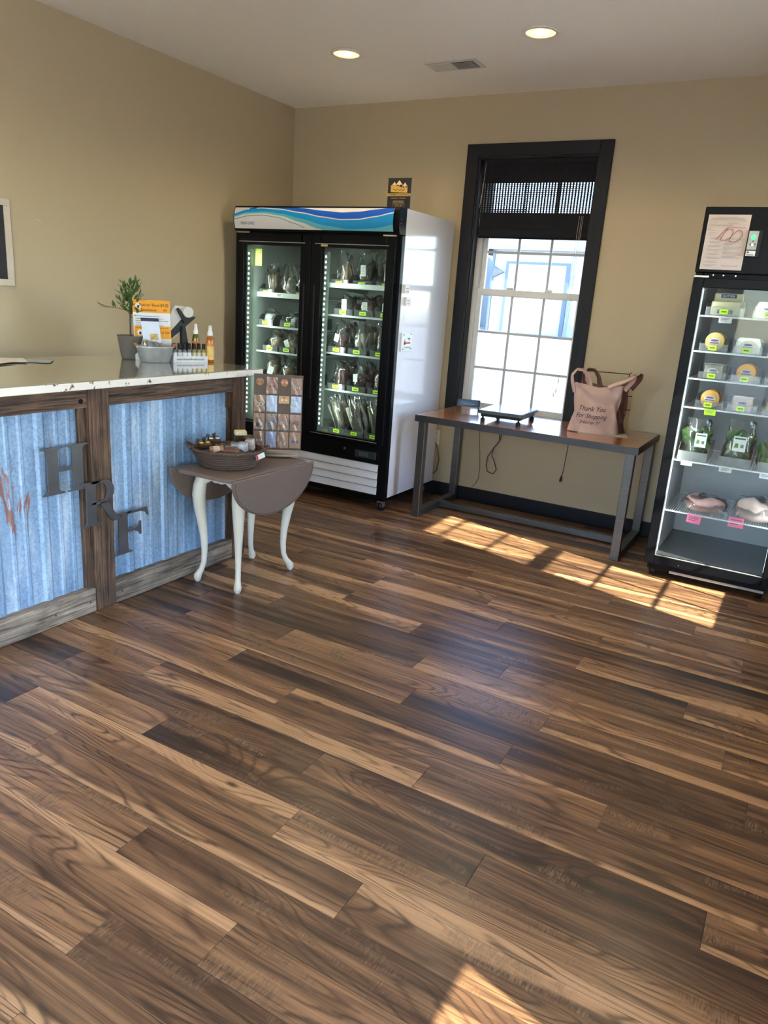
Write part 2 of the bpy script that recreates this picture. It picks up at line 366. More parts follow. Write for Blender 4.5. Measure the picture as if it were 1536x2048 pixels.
def chipped_mat():
    mt, nt, N, L, b = nodes_of('chipped_white_paint')
    tc = N.new('ShaderNodeTexCoord'); n = N.new('ShaderNodeTexNoise'); n.inputs['Scale'].default_value = 16; n.inputs['Detail'].default_value = 6; n.inputs['Roughness'].default_value = .65; L.new(tc.outputs['Object'], n.inputs['Vector'])
    cr = N.new('ShaderNodeValToRGB'); e = cr.color_ramp.elements; e[0].position = .36; e[0].color = rgba(srgb(96,66,48)); e[1].position = .40; e[1].color = rgba(srgb(236,232,222)); L.new(n.outputs['Fac'], cr.inputs[0])
    L.new(cr.outputs[0], b.inputs['Base Color']); b.inputs['Roughness'].default_value = .5
    return mt
M_CHIP = chipped_mat()
# ------------------------------------------------------------------ room shell (metres; back wall y=5.313, left wall x=-3.99)
XL, XR, YB, YF, ZC = -3.99, 0.785, 5.313, -1.9, 2.903
T = .16
def wall_y(name, y0, y1, x0, x1, holes):
    """wall parallel to x with rectangular holes (xa, xb, za, zb)"""
    mb = MB(); xs = x0
    for (xa, xb, za, zb) in sorted(holes):
        mb.box(xs, xa, y0, y1, 0, ZC)
        if za > 0: mb.box(xa, xb, y0, y1, 0, za)
        mb.box(xa, xb, y0, y1, zb, ZC); xs = xb
    mb.box(xs, x1, y0, y1, 0, ZC)
    return struct(name, mb, M_WALL)
def wall_x(name, x0, x1, y0, y1, holes):
    mb = MB(); ys = y0
    for (ya, yb, za, zb) in sorted(holes):
        mb.box(x0, x1, ys, ya, 0, ZC)
        if za > 0: mb.box(x0, x1, ya, yb, 0, za)
        mb.box(x0, x1, ya, yb, zb, ZC); ys = yb
    mb.box(x0, x1, ys, y1, 0, ZC)
    return struct(name, mb, M_WALL)
WX0, WX1, WZ0, WZ1 = -2.347, -1.487, .705, 2.502          # opening of the window in the back wall
RY0, RY1 = 3.56, 4.42                                       # same window in the right wall
wall_back = wall_y('wall_back', YB, YB+T, XL-T, XR+T, [(WX0, WX1, WZ0, WZ1)])
wall_left = wall_x('wall_left', XL-T, XL, YF-T, YB, [])
wall_right = wall_x('wall_right', XR, XR+T, YF-T, YB, [(RY0, RY1, WZ0, WZ1), (.12, 1.11, 0, 2.1), (-1.80, -.10, .15, 2.55)])
wall_front = wall_y('wall_front', YF-T, YF, XL, XR, [(-3.75, -2.75, .30, 2.45), (-1.0, .1, .30, 2.45)])
ceiling = struct('ceiling', MB().box(XL-T, XR+T, YF-T, YB+T, ZC, ZC+.12), M_CEIL)
# floor: slab with single planks laid along x
FT = .006
floor = struct('floor', MB().box(XL, XR, YF, YB, -.12, -.0012-.0), pm('floor_underlay', (.03,.025,.02), .9))
PW, PL = .1425, 1.22
plank_cache = {}
def plank_mesh(l):
    key = round(l, 4)
    if key not in plank_cache:
        g = .0005; c = .0011; h = PW/2-g; q = l/2-g; z = .0
        mb = MB()
        v = [(-q,-h,-.0012),(q,-h,-.0012),(q,h,-.0012),(-q,h,-.0012),(-q,-h,z-.0006),(q,-h,z-.0006),(q,h,z-.0006),(-q,h,z-.0006),(-q+c,-h+c,z),(q-c,-h+c,z),(q-c,h-c,z),(-q+c,h-c,z)]
        f = [(8,9,10,11)]
        for k in range(4): n_ = (k+1) % 4; f += [(k, n_, 4+n_, 4+k), (4+k, 4+n_, 8+n_, 8+k)]
        me = MB().add(v, f).mesh('plank'); me.materials.append(M_PLANK); plank_cache[key] = me
    return plank_cache[key]
row = 0; y = .997-PW*20
while y < YB:
    y0, y1 = y, y+PW
    if y1 > YF+.02 and y0 < YB-.01:
        x = XL - [.18, .83, .47, 1.05, .30, .70][row % 6] - rnd.random()*.16
        while x < XR:
            a, b_ = max(x, XL+.001), min(x+PL, XR-.001)
            if b_-a > .06 and y1 < YB+.08:
                o = bpy.data.objects.new('plank', plank_mesh(b_-a)); COL.objects.link(o); o.parent = floor
                o.location = ((a+b_)/2, (y0+y1)/2, 0)
                if y1 > YB: o.scale.y = (YB-y0)/PW; o.location.y = (y0+YB)/2
            x += PL
    y += PW; row += 1
# baseboards
bb = .102
struct('baseboard_back', MB().box(XL, XR, YB-.016, YB, 0, bb), M_DARKTRIM, bw=.004)
struct('baseboard_left', MB().box(XL, XL+.016, YF, YB-.016, 0, bb), M_DARKTRIM, bw=.004)
struct('baseboard_right', MB().box(XR-.016, XR, 1.16, YB-.016, 0, bb), M_DARKTRIM, bw=.004)

# ---- double-hung windows with dark casing
M_SHADE = pm('dark_woven_reed', (.012,.013,.017), .8, spec=.2, var=.4, vs=60)
def dh_window(n, M, pane_mt):
    """built in a local frame: u along the wall, v into the wall (outwards), z up; M maps to world"""
    u0, u1, z0, z1 = 0, WX1-WX0, WZ0, WZ1
    def P(name, mb, mt, par=None, bw=0):
        mb.v = [tuple(M @ Vector(p)) for p in mb.v]
        o = link(name, mb.mesh(name), mt, par)
        if bw: bev(o, bw)
        return o
    tr = P('trim_%d' % n, MB().box(u0-.09, u0, -.022, 0, z0-.01, z1+.085), M_DARKTRIM, None, .003); tr['kind'] = 'structure'
    P('casing_board', MB().box(u1, u1+.09, -.022, 0, z0-.01, z1+.085), M_DARKTRIM, tr, .003)
    P('casing_board', MB().box(u0, u1, -.022, 0, z1, z1+.085), M_DARKTRIM, tr, .003)
    P('jamb_board', MB().box(u0, u0+.012, 0, .10, z0, z1), M_DARKTRIM, tr)
    P('jamb_board', MB().box(u1-.012, u1, 0, .10, z0, z1), M_DARKTRIM, tr)
    P('jamb_board', MB().box(u0+.012, u1-.012, 0, .10, z1-.012, z1), M_DARKTRIM, tr)
    P('stool', MB().box(u0, u1, -.03, .10, z0-.012, z0), M_VINYL, tr)
    fr = MB(); a, b_ = u0+.012, u1-.012
    fr.box(a, a+.035, .075, .15, z0, z1-.012).box(b_-.012, b_, .075, .15, z0, z1-.012).box(a+.035, b_-.012, .075, .15, z1-.05, z1-.012).box(a+.035, b_-.012, .075, .15, z0, z0+.02)
    w = P('window_%d' % n, fr, M_VINYL); w['kind'] = 'structure'
    a += .035; b_ -= .012; zm = 1.585
    for nm, za, zb, v0 in (('lower_sash', z0+.02, zm+.028, .085), ('upper_sash', zm-.02, z1-.05, .115)):
        s_ = .036; bot = .040 if nm[0] == 'l' else .045
        sash = P(nm, MB().box(a, a+s_, v0, v0+.028, za, zb).box(b_-s_*.6, b_, v0, v0+.028, za, zb).box(a+s_, b_-s_*.6, v0, v0+.028, za, za+bot).box(a+s_, b_-s_*.6, v0, v0+.028, zb-.045, zb), M_VINYL, w, .002)
        ga, gb, gz0, gz1 = a+s_, b_-s_*.6, za+bot, zb-.045
        for i in range(3):
            for j in range(3):
                P('pane', MB().box(ga+(gb-ga)*i/3, ga+(gb-ga)*(i+1)/3, v0+.012, v0+.015, gz0+(gz1-gz0)*j/3, gz0+(gz1-gz0)*(j+1)/3), pane_mt, sash)
        for i in (1, 2):
            P('muntin', MB().cbox((ga+(gb-ga)*i/3, v0+.0135, (gz0+gz1)/2), (.017, .012, gz1-gz0)), M_MUNT, sash)
            P('muntin', MB().cbox(((ga+gb)/2, v0+.0135, gz0+(gz1-gz0)*i/3), (gb-ga, .0119, .017)), M_MUNT, sash)
        if nm[0] == 'l':
            for q in (.30, .70): P('sash_lock', MB().cbox((ga+(gb-ga)*q, v0+.012, zb+.009), (.055, .022, .018)), M_VINYL, sash, .004)
    return tr, w, P
M_MUNT = pm('grey_muntin', (.45,.47,.48), .4, var=.03)
tr1, win1, P1 = dh_window(1, Matrix.Translation((WX0, YB, 0)), M_PANEDIM)
Mr = Matrix(((0,1,0,XR),(-1,0,0,RY1),(0,0,1,0),(0,0,0,1)))
tr2, win2, P2 = dh_window(2, Mr, M_PANE)
# woven roman shades
def shade(M, zb, label, flat_from):
    rt = thing('roman_shade', label, 'window shade', tuple(M @ Vector((0,.03,zb))), 0)
    def P(name, mb, mt, kind=None):
        mb.v = [tuple(M @ Vector(p) - rt.location) for p in mb.v]
        o = link(name, mb.mesh(name), mt, rt)
        if kind: o['kind'] = kind
        return o
    a, b_ = .035, WX1-WX0-.018; z1 = WZ1-.014
    # valance at the top, slightly open weave
    mb = MB(); z = flat_from
    def weave(mb, z0_, z1_, v, pitch, slat, cord_p, cord_w):
        z = z0_
        while z < z1_: mb.box(a, b_, v, v+.002, z, min(z+slat, z1_)); z += pitch
        u = a
        while u < b_: mb.box(u, min(u+cord_w, b_), v-.0015, v+.0035, z0_, z1_); u += cord_p
    weave(mb, zb+.17, flat_from, .034, .0125, .0052, .0212, .0118)
    P('open_weave', mb, M_SHADE, 'stuff')
    mb = MB(); weave(mb, flat_from, z1, .018, .0105, .0088, .021, .0135); weave(mb, flat_from, z1, .034, .0105, .0088, .0212, .0135)
    P('valance', mb, M_SHADE, 'stuff')
    # folds gathered at the bottom
    for i, (za, zb_, v) in enumerate(((zb+.045, zb+.175, .024), (zb+.028, zb+.16, .036), (zb+.012, zb+.075, .014), (zb, zb+.05, .028))):
        P('fold', MB().grid(lambda s_, t_, za=za, zb_=zb_, v=v: (a+(b_-a)*s_, v+.006*math.sin(math.pi*t_), za+(zb_-za)*t_), 12, 6).box(a, b_, v+.001, v+.009, za, za+.008), M_SHADE)
    P('head_rail', MB().box(a, b_, .012, .06, z1-.03, z1), M_SHADE)
    return rt, P
sh1, PS1 = shade(Matrix.Translation((WX0, YB, 0)), 1.965, 'dark woven reed shade half lowered behind the dark window casing', 2.335)
sh2, PS2 = shade(Mr, 2.17, 'dark woven shade on the window of the right wall', 2.36)
cd = MB()
for i, (u, zt, zl) in enumerate(((.775, 2.12, .92), (.79, 2.12, .95), (.80, 2.12, 1.02))):
    cd.tube([(u, .012, zt), (u-.012, .012, 1.5), (u-.02, .010, zl)], .0012, 5); cd.lathe([(.001,-.03),(.004,-.028),(.003,0)], 8, (u-.02, .010, zl))
PS1('pull_cord', cd, pm('cord_cream', (.55,.53,.5), .7))
PS1('side_cord', MB().tube([(.052,.012,2.47), (.045,.012,2.3), (.03,.012,2.17)], .0022, 5), pm('cord_cream', (.55,.53,.5), .7))

# unseen door in the right wall, shaped to cast the foreground sun patch
dr = struct('door_1', MB().box(XR+.05, XR+.095, .12, .20, 0, 2.1).box(XR+.05, XR+.095, 1.035, 1.11, 0, 2.1).box(XR+.05, XR+.095, .20, 1.035, 0, .16).box(XR+.05, XR+.095, .20, 1.035, .985, 1.08).box(XR+.05, XR+.095, .20, 1.035, 1.98, 2.1), M_DARKTRIM)
part('pane', MB().box(XR+.07, XR+.076, .20, 1.035, .16, .985), M_PANE, dr)
part('pane', MB().box(XR+.07, XR+.076, .20, 1.035, 1.08, 1.98), M_PANE, dr)
part('sun_block', MB().box(XR+.04, XR+.046, .19, 1.045, 1.05, 2.0), pm('sun_block_cream', (.5,.47,.4), .8), dr)  # added to stop sun coming through the upper pane
part('door_handle', MB().tube([(XR+.05,.17,1.0),(XR-.02,.17,1.0),(XR-.02,.17,1.25),(XR+.05,.17,1.25)], .01), M_CHROME, dr)
# unseen shop windows beside and behind the camera, sized to let in more daylight
def unseen_window(n, x0, x1, y0, y1, z0, z1):
    mb = MB(); t = .05
    if x1-x0 > y1-y0:
        mb.box(x0, x1, y0, y1, z0, z0+t).box(x0, x1, y0, y1, z1-t, z1).box(x0, x0+t, y0, y1, z0+t, z1-t).box(x1-t, x1, y0, y1, z0+t, z1-t).box((x0+x1)/2-.02, (x0+x1)/2+.02, y0, y1, z0+t, z1-t)
        pn = MB().box(x0+t, x1-t, (y0+y1)/2-.003, (y0+y1)/2+.003, z0+t, z1-t)
    else:
        mb.box(x0, x1, y0, y1, z0, z0+t).box(x0, x1, y0, y1, z1-t, z1).box(x0, x1, y0, y0+t, z0+t, z1-t).box(x0, x1, y1-t, y1, z0+t, z1-t).box(x0, x1, (y0+y1)/2-.02, (y0+y1)/2+.02, z0+t, z1-t)
        pn = MB().box((x0+x1)/2-.003, (x0+x1)/2+.003, y0+t, y1-t, z0+t, z1-t)
    w = struct('window_%d' % n, mb, M_VINYL); part('pane', pn, M_PANE, w)
unseen_window(3, -3.75, -2.75, YF-.11, YF-.05, .30, 2.45); unseen_window(4, -1.0, .1, YF-.11, YF-.05, .30, 2.45); unseen_window(5, XR+.05, XR+.11, -1.80, -.10, .15, 2.55)
# light portals in the openings guide the sky light indoors
def portal(loc, dirv, sx, sy):
    l = bpy.data.lights.new('window_portal', 'AREA'); l.shape = 'RECTANGLE'; l.size = sx; l.size_y = sy; l.cycles.is_portal = True
    o = bpy.data.objects.new('window_portal', l); COL.objects.link(o); o.location = loc; o.rotation_euler = Vector(dirv).to_track_quat('-Z', 'Y').to_euler()
portal(((WX0+WX1)/2, YB+T+.01, 1.6), (0,-1,0), .86, 1.8); portal((XR+T+.01, (RY0+RY1)/2, 1.6), (-1,0,0), .86, 1.8)
portal((XR+T+.01, .59, 1.05), (-1,0,0), .94, 2.1); portal((XR+T+.01, -.95, 1.35), (-1,0,0), 1.7, 2.4)
portal((-3.25, YF-T-.01, 1.375), (0,1,0), 1.0, 2.15); portal((-.45, YF-T-.01, 1.375), (0,1,0), 1.1, 2.15)

# ------------------------------------------------------------------ outdoors
ground = struct('ground', MB().box(-120, 90, -70, 140, -.3, -.2), pm('pale_gravel', (.33,.325,.32), .95, var=.4, vs=.8, bump=.4, bs=9))
struct('bounce_ground', MB().box(-14, 16, -16, YF-T-.02, -.2, -.06).box(XR+T+.02, 16, YF-T-.02, 8, -.2, -.06), pm('bounce_pale', (.66,.63,.58), .9, var=.08, vs=1.5))  # unseen pale slab added to bounce sunlight up onto the ceiling
sh = thing('shop_building', 'white metal building with a tall garage door seen through the window', 'building', (-14, 49, -.2))
M_SIDING = pm('white_siding', (.46,.48,.50), .6, var=.03)
part('wall', MB().box(-20, -14, 49, 62, -.2, 5.1).box(-14, -3, 49, 62, -.2, 5.1), M_SIDING, sh)
part('wing', MB().box(-12.1, -3, 45.5, 49, -.2, 4.1), M_SIDING, sh)
part('roof', MB().prism([(48.3,5.05),(55.5,7.2),(62.7,5.05),(62.7,5.25),(55.5,7.45),(48.3,5.25)], 18.2, (-20.6,0,0), (0,1,0), (0,0,1)), pm('grey_roof', (.24,.25,.26), .6), sh)
gd = part('garage_door', MB().box(-18.75, -14.85, 48.93, 49, -.2, 4.2), pm('door_white', (.60,.60,.60), .5, var=.02), sh)
for k in range(4): part('door_panel', MB().box(-18.65, -14.95, 48.9, 48.93, -.15+k*1.08, .85+k*1.08), pm('door_white', (.60,.60,.60), .5, var=.02), gd, bw=.02)
part('door_frame', MB().box(-18.95, -18.75, 48.9, 49, -.2, 4.36).box(-14.85, -14.6, 48.9, 49, -.2, 4.36).box(-18.75, -14.85, 48.9, 49, 4.2, 4.36), pm('frame_bluegrey', (.14,.18,.22), .6), sh)
part('downspout', MB().box(-19.95, -19.8, 48.85, 49, -.2, 5.0), pm('frame_bluegrey', (.14,.18,.22), .6), sh)
part('lamp_and_shadow', MB().prism([(-19.75,4.0),(-19.05,3.65),(-19.75,3.3)], .3, (0,49.0,0), (1,0,0), (0,0,1)), pm('lamp_shadow_grey', (.12,.13,.14), .6), sh)  # dark wedge draws the fixture together with its cast shadow
part('service_door', MB().box(-19.75, -19.2, 48.9, 49, -.2, 2.4), pm('panel_tan', (.34,.32,.3), .6), sh)
bn = thing('storage_barn', 'pale barn beyond the white shop building', 'building', (-32, 60, -.2))
part('wall', MB().box(-44, -23.5, 55, 70, -.2, 5.2), pm('pale_siding', (.36,.41,.46), .6, var=.04), bn)
part('roof', MB().prism([(54,5.1),(62.5,9.0),(71,5.1),(71,5.4),(62.5,9.3),(54,5.4)], 22, (-44.9,0,0), (0,1,0), (0,0,1)), pm('grey_roof', (.24,.25,.26), .6), bn)
# ------------------------------------------------------------------ ceiling fixtures
M_TRIMW = pm('white_trim_ring', (.75,.73,.68), .5, var=.02)
M_REFL = pm('can_reflector', (.85,.72,.35), .35, var=.02)
M_BULB = pm('lamp_face', (1,.95,.75), .5, emit=(1.0,.86,.30), es=.8)
CAN_POWER = 17.0
def can_light(x, y, label):
    r = thing('recessed_light', label, 'ceiling light', (x, y, ZC), 0, 'recessed ceiling lights')
    part('trim_ring', MB().lathe([(.078,-.001),(.098,-.001),(.098,-.006),(.080,-.010),(.078,-.001)], 36, (0,0,0), caps=False), M_TRIMW, r, False)
    part('reflector', MB().lathe([(.079,-.006),(.070,-.0045),(.042,-.004)], 32, (0,0,0), caps=False), M_BULB, r, False)
    part('lamp', MB().lathe([(.0,-.003),(.044,-.003),(.044,-.006),(.0,-.008)], 28, (0,0,0), caps=False), pm('lamp_core', (1,.95,.75), .5, emit=(1.0,.90,.50), es=1.6), r, False)
    l = bpy.data.lights.new('lamp_light', 'SPOT'); l.energy = CAN_POWER; l.color = (1.0,.82,.54); l.spot_size = math.radians(150); l.spot_blend = .8; l.shadow_soft_size = .06
    o = bpy.data.objects.new('lamp_light', l); COL.objects.link(o); o.parent = r; o.location = (0,0,-.03)
can_light(-2.813, 4.239, 'glowing recessed ceiling light on the counter side of the air vent')
can_light(-1.588, 4.236, 'glowing recessed ceiling light on the cooler side of the air vent')
for (x, y, w) in ((-2.813, 1.6, 'over the middle of the sales counter'), (-1.588, 1.6, 'over the open plank floor'), (-.36, 4.236, 'in front of the black cooler'), (-.36, 1.6, 'beside the glass entry door'), (-2.813, -.9, 'over the near end of the counter'), (-1.0, -.9, 'by the shop windows behind')):  # unseen lamps continuing the grid, there to light the room
    can_light(x, y, 'unseen recessed ceiling light '+w)
vt = thing('ceiling_vent', 'white ceiling air register with dark open grille', 'air vent', (-2.27, 4.63, ZC))
part('frame', MB().box(-.172,.172,-.088,.088,-.006,-.0005), pm('register_white', (.60,.58,.54), .5), vt, False, bw=.002)
part('damper_plate', MB().box(-.145,.0,-.06,.06,-.009,-.006), pm('register_white', (.60,.58,.54), .5), vt, False)
part('grille_opening', MB().box(.005,.145,-.06,.06,-.0075,-.006), pm('vent_dark', (.05,.05,.05), .8), vt, False)
for k in range(9): part('slat', MB().cbox((.014+k*.0152, 0, -.0095), (.003, .118, .004)), pm('register_grey', (.35,.34,.32), .5), vt, False)
for k in range(6): part('slat', MB().cbox((.075, -.05+k*.020, -.0095), (.138, .003, .0039)), pm('register_grey', (.35,.34,.32), .5), vt, False)
# ------------------------------------------------------------------ sales counter
CX = -2.69; CZ = 1.075                                   # face plane and top height
ct = thing('sales_counter', 'rustic counter faced with blue-grey galvanised sheet and barn wood', 'counter', (-3.1, 2.0, 0))
CY0, CY1 = -.6, 3.20
part('counter_body', MB().box(-3.46, CX-.05, CY0, CY1-.12, .0, 1.035), pm('raw_plywood', (.10,.07,.05), .8), ct)
tp = part('counter_top', MB().box(-3.54, -2.645, CY0-.08, 3.30, 1.038, 1.070), M_CHIP, ct, bw=.003)
part('glass_sheet', MB().box(-3.53, -2.648, CY0-.07, 3.297, 1.0702, 1.0755), pm('counter_glass', (.30,.29,.22), .06, var=.06, vs=3, spec=.9, coat=1.0), tp, bw=.0008, label='glass sheet lying over the counter top')  # olive-beige of the reflected wall put into the opaque sheet's colour
def board(name, y0, y1, z0, z1, mt, x1=CX+.012, d=.045, rough=.004):
    """a hand-sawn board: edges wander a little"""
    mb = MB(); L_ = max(y1-y0, z1-z0); n = max(3, int(L_/.09)); ver = (z1-z0) > (y1-y0)
    vs = []; r = random.Random(int(y0*1000)+int(z0*777))
    for i in range(n+1):
        t = i/n; j = [r.uniform(-rough, rough)*.5 for _ in range(3)]
        if ver: z = z0+(z1-z0)*t; q = [(x1-d, y0, z), (x1-d, y1, z), (x1+j[2]*.4, y1+j[0], z), (x1+j[2]*.4, y0+j[1], z)]
        else: y = y0+(y1-y0)*t; q = [(x1-d, y, z1), (x1-d, y, z0), (x1+j[2]*.4, y, z0+abs(j[0])*.5), (x1+j[2]*.4, y, z1+j[1])]
        vs += q
    fs = [(3,2,1,0)] + [(4*i+k, 4*i+(k+1) % 4, 4*i+4+(k+1) % 4, 4*i+4+k) for i in range(n) for k in range(4)] + [(4*n, 4*n+1, 4*n+2, 4*n+3)]
    return part(name, mb.add(vs, fs), mt, ct, bw=.003)
P1Y0, P1Y1 = 2.150, 2.262
board('post', P1Y0, P1Y1, 0.002, 1.036, BARN_DARK('z'), CX+.016)
board('post', 3.095, 3.20, 0.002, 1.036, BARN_DARK('z'), CX+.010)
board('post', .86, .97, 0.002, 1.036, BARN_DARK('z'), CX+.014)
board('end_board', 3.155, 3.20, 0.003, 1.034, BARN_DARK('z'), CX-.034, d=.35)
for (a, b_) in ((P1Y1+.002, 3.093), (.972, P1Y0-.002), (CY0, .858)):
    board('top_rail', a, b_, .955, 1.036, BARN_DARK('y'), CX+.010)
    board('bottom_rail', a, b_, .002, .118, BARN_GREY('y'), CX+.014)
board('liner_strip', P1Y0-.036, P1Y0-.002, .118, .955, BARN_DARK('z'), CX-.006, d=.03)
board('liner_strip', 3.068, 3.094, .118, .955, BARN_DARK('z'), CX-.008, d=.03)
board('corner_block', 3.058, 3.094, .87, .954, BARN_DARK('z'), CX+.002, d=.02)
def ribbed(y0, y1):
    """sheet with major and minor ribs pressed into it"""
    prof = []; y = y0; k = 0
    pitch = .2286
    def xoff(y_):
        t = (y_-.08) % pitch
        if t < .012: return .010*t/.012
        if t < .038: return .010
        if t < .050: return .010*(.050-t)/.012
        for c in (.105, .165):
            if abs(t-c) < .012: return .0035*max(0, min(1, (0.012-abs(t-c))/.006))
        return 0.0
    n = int((y1-y0)/.004)
    ys = [y0+(y1-y0)*i/n for i in range(n+1)]
    vs = []
    for z in (.10, .97):
        for y_ in ys: vs.append((CX-.028+xoff(y_), y_, z))
    m_ = n+1
    return MB().add(vs, [(i, i+1, m_+i+1, m_+i) for i in range(n)])
part('metal_panel', ribbed(P1Y1-.02, 3.11), M_GALV, ct)
part('metal_panel', ribbed(.95, P1Y0-.01), M_GALV, ct)
part('metal_panel', ribbed(CY0, .88), M_GALV, ct)
part('bolt_hole', MB().tube([(CX+.006, 2.115, .985), (CX+.0125, 2.115, .985)], .011, 12), M_BLACK, ct)
for (y_, z_) in ((1.93, .055), (2.115, .055), (2.30, .055), (2.72, .06), (2.205, .93), (2.205, .10), (3.05, .06)):
    part('nail_head', MB().tube([(CX+.012, y_, z_), (CX+.0165, y_, z_)], .004, 8), pm('nail_iron', (.03,.028,.026), .6), ct)
# ---- H R F monogram in cut steel plate
M_PLATE = pm('burnished_steel_plate', (.17,.175,.185), .36, .85, var=.35, vs=9, bump=.08, bs=30)
mg = thing('monogram_sign', 'cut steel letters H R F stepping down the counter front', 'letters', (CX+.018, 2.18, .24))
def letter(name, poly_list, O, hgt, ext=.006):
    mb = MB()
    for poly in poly_list: mb.prism([(p[0]*hgt, p[1]*hgt) for p in poly], ext, O, (0,1,0), (0,0,1))
    return part(name, mb, M_PLATE, mg, bw=.0012)
def arc(cx, cy_, rx, ry, a0, a1, n=10): return [(cx+rx*math.cos(math.radians(a0+(a1-a0)*i/n)), cy_+ry*math.sin(math.radians(a0+(a1-a0)*i/n))) for i in range(n+1)]
def serif_stem(x0, x1, y0, y1, s, t=.035, b=.07):
    """stem with bracketed serifs top and bottom"""
    return [(x0-s, y0), (x1+s, y0), (x1+s, y0+t), (x1+s*.35, y0+t+.012), (x1, y0+t+b), (x1, y1-t-b), (x1+s*.35, y1-t-.012), (x1+s, y1-t), (x1+s, y1), (x0-s, y1), (x0-s, y1-t), (x0-s*.35, y1-t-.012), (x0, y1-t-b), (x0, y0+t+b), (x0-s*.35, y0+t+.012), (x0-s, y0+t)]
H_ = [serif_stem(.16, .43, 0, 1, .13), serif_stem(.76, 1.03, 0, 1, .13), [(.42,.47),(.77,.47),(.77,.55),(.42,.55)]]
letter('letter_h', H_, (CX+.018, 1.892, .603), .205)
bowl = [(.30,1.0),(.62,1.0)] + arc(.64, .735, .27, .265, 90, -90, 14) + [(.30,.47),(.30,.53),(.56,.53)] + arc(.57, .735, .14, .205, -90, 90, 14) + [(.30,.94)]
leg = [(.50,.50),(.72,.50),(.98,.10),(1.10,.06),(1.10,0),(.86,0),(.78,.06)]
letter('letter_r', [serif_stem(.16, .42, 0, 1, .13), bowl, leg], (CX+.026, 2.072, .424), .205)
Fp = [serif_stem(.16, .43, 0, 1, .13), [(.42,1.0),(1.02,1.0),(1.06,.80),(1.01,.80),(.95,.89),(.82,.935),(.42,.935)], [(.42,.50),(.62,.50),(.74,.44),(.78,.37),(.83,.37),(.83,.70),(.78,.70),(.74,.62),(.62,.57),(.42,.57)]]
letter('letter_f', Fp, (CX+.018, 2.250, .242), .205)

# ---- things standing on the counter
GZ = 1.0757
pot = thing('potted_plant', 'small leafy tree in a tapered grey pot on the counter', 'plant', (-3.292, 2.945, GZ))
part('pot', MB().lathe([(.047,0),(.052,.01),(.070,.12),(.073,.128),(.066,.128),(.060,.10)], 24), pm('grey_clay', (.13,.115,.10), .8, var=.2, bump=.2), pot, False)
part('soil', MB().lathe([(.0,.103),(.061,.103)], 20, caps=False), pm('soil', (.04,.03,.02), .95, bump=.5), pot, False)
st = [(0,0,.10), (-.004,.004,.18), (-.010,.010,.26), (-.012,.018,.33), (-.010,.02,.36)]
stem = part('stem', MB().tube(st, [.005,.0045,.004,.003,.002], 6), pm('bark', (.09,.06,.035), .8), pot, False)
part('twist_tie', MB().tube([(-.006,.006,.205), (-.006,.006,.214)], .008, 8), pm('tie_green', (.05,.22,.12), .5), pot, False)
M_LEAF = pm('leaf_green', (.055,.13,.028), .5, var=.5, vs=9)
lr = random.Random(3)
def leaf_mesh():
    n = 4; vs = []
    for i in range(n+1):
        t = i/n; w = .0065*math.sin(math.pi*min(1, t*.95+.03))**.8; z = -.004*math.sin(math.pi*t)
        vs += [(t*.042, -w, z+.002), (t*.042, 0, z), (t*.042, w, z+.002)]
    return MB().add(vs, [(3*i+k, 3*i+k+1, 3*i+4+k, 3*i+3+k) for i in range(n) for k in (0, 1)], True).mesh('leaf')
LEAF = leaf_mesh(); LEAF.materials.append(M_LEAF)
def put_leaf(base, dirv, sc):
    o = bpy.data.objects.new('leaf', LEAF); COL.objects.link(o); o.parent = pot
    q = Vector(dirv).normalized().to_track_quat('X', 'Z'); o.rotation_mode = 'QUATERNION'; o.rotation_quaternion = q; o.location = base; o.scale = (sc, sc, sc)
twigs = []
for k in range(20):
    an = k*2.4; h = .240+.0068*k; rr = .066-.0016*k if k > 2 else .05
    b0 = Vector((-.010, .015, h-.02)); b1 = b0+Vector((math.cos(an)*rr, math.sin(an)*rr, .030+.0035*k*.4))
    twigs.append((b0, b1))
twigs.append((Vector((-.010,.012,.255)), Vector((-.105,-.085,.275))))
tw = MB()
for b0, b1 in twigs: tw.tube([b0, (b0+b1)/2+Vector((0,0,.006)), b1], [.0018,.0014,.0009], 4)
part('twig', tw, pm('bark', (.09,.06,.035), .8), pot, False)
for i, (b0, b1) in enumerate(twigs):
    long_ = i == len(twigs)-1
    for t in ((.35,.5,.62,.74,.84,.93,1.0) if not long_ else (.55,.65,.75,.85,.93,1.0)):
        p = b0.lerp(b1, t)+Vector((0,0,.005)); d = (b1-b0).normalized()+Vector((lr.uniform(-.9,.9), lr.uniform(-.9,.9), lr.uniform(-.5,.8)))
        put_leaf(p, d, lr.uniform(.75, 1.15))

bk = thing('galvanised_tub', 'oval galvanised tub of white wax with wooden grips', 'tub', (-3.118, 2.955, GZ), math.radians(52))
M_TUB = pm('tub_zinc', (.42,.45,.47), .42, .55, var=.3, vs=30, bump=.1)
part('tub_body', MB().lathe([(.0,.001),(.066,.0),(.069,.004),(.088,.078),(.091,.084),(.089,.087),(.086,.082),(.067,.010),(.0,.010)], 32, sx=1.12, sy=.74, caps=False), M_TUB, bk, False)
part('wax_fill', MB().lathe([(.082,.070),(.06,.074),(.0,.077)], 28, sx=1.10, sy=.72, caps=False), pm('white_wax', (.75,.73,.69), .5, bump=.6, bs=50), bk, False)
for s_ in (-1, 1):
    g = part('grip', MB().tube([(s_*.098,-.028,.090), (s_*.104,0,.094), (s_*.098,.028,.090)], .009, 10), pm('oiled_wood', (.30,.15,.06), .5), bk, False)
    part('grip_wire', MB().tube([(s_*.090,-.034,.07), (s_*.098,-.032,.092), (s_*.098,.032,.092), (s_*.090,.034,.07)], .002, 6), M_CHROME, g, False)
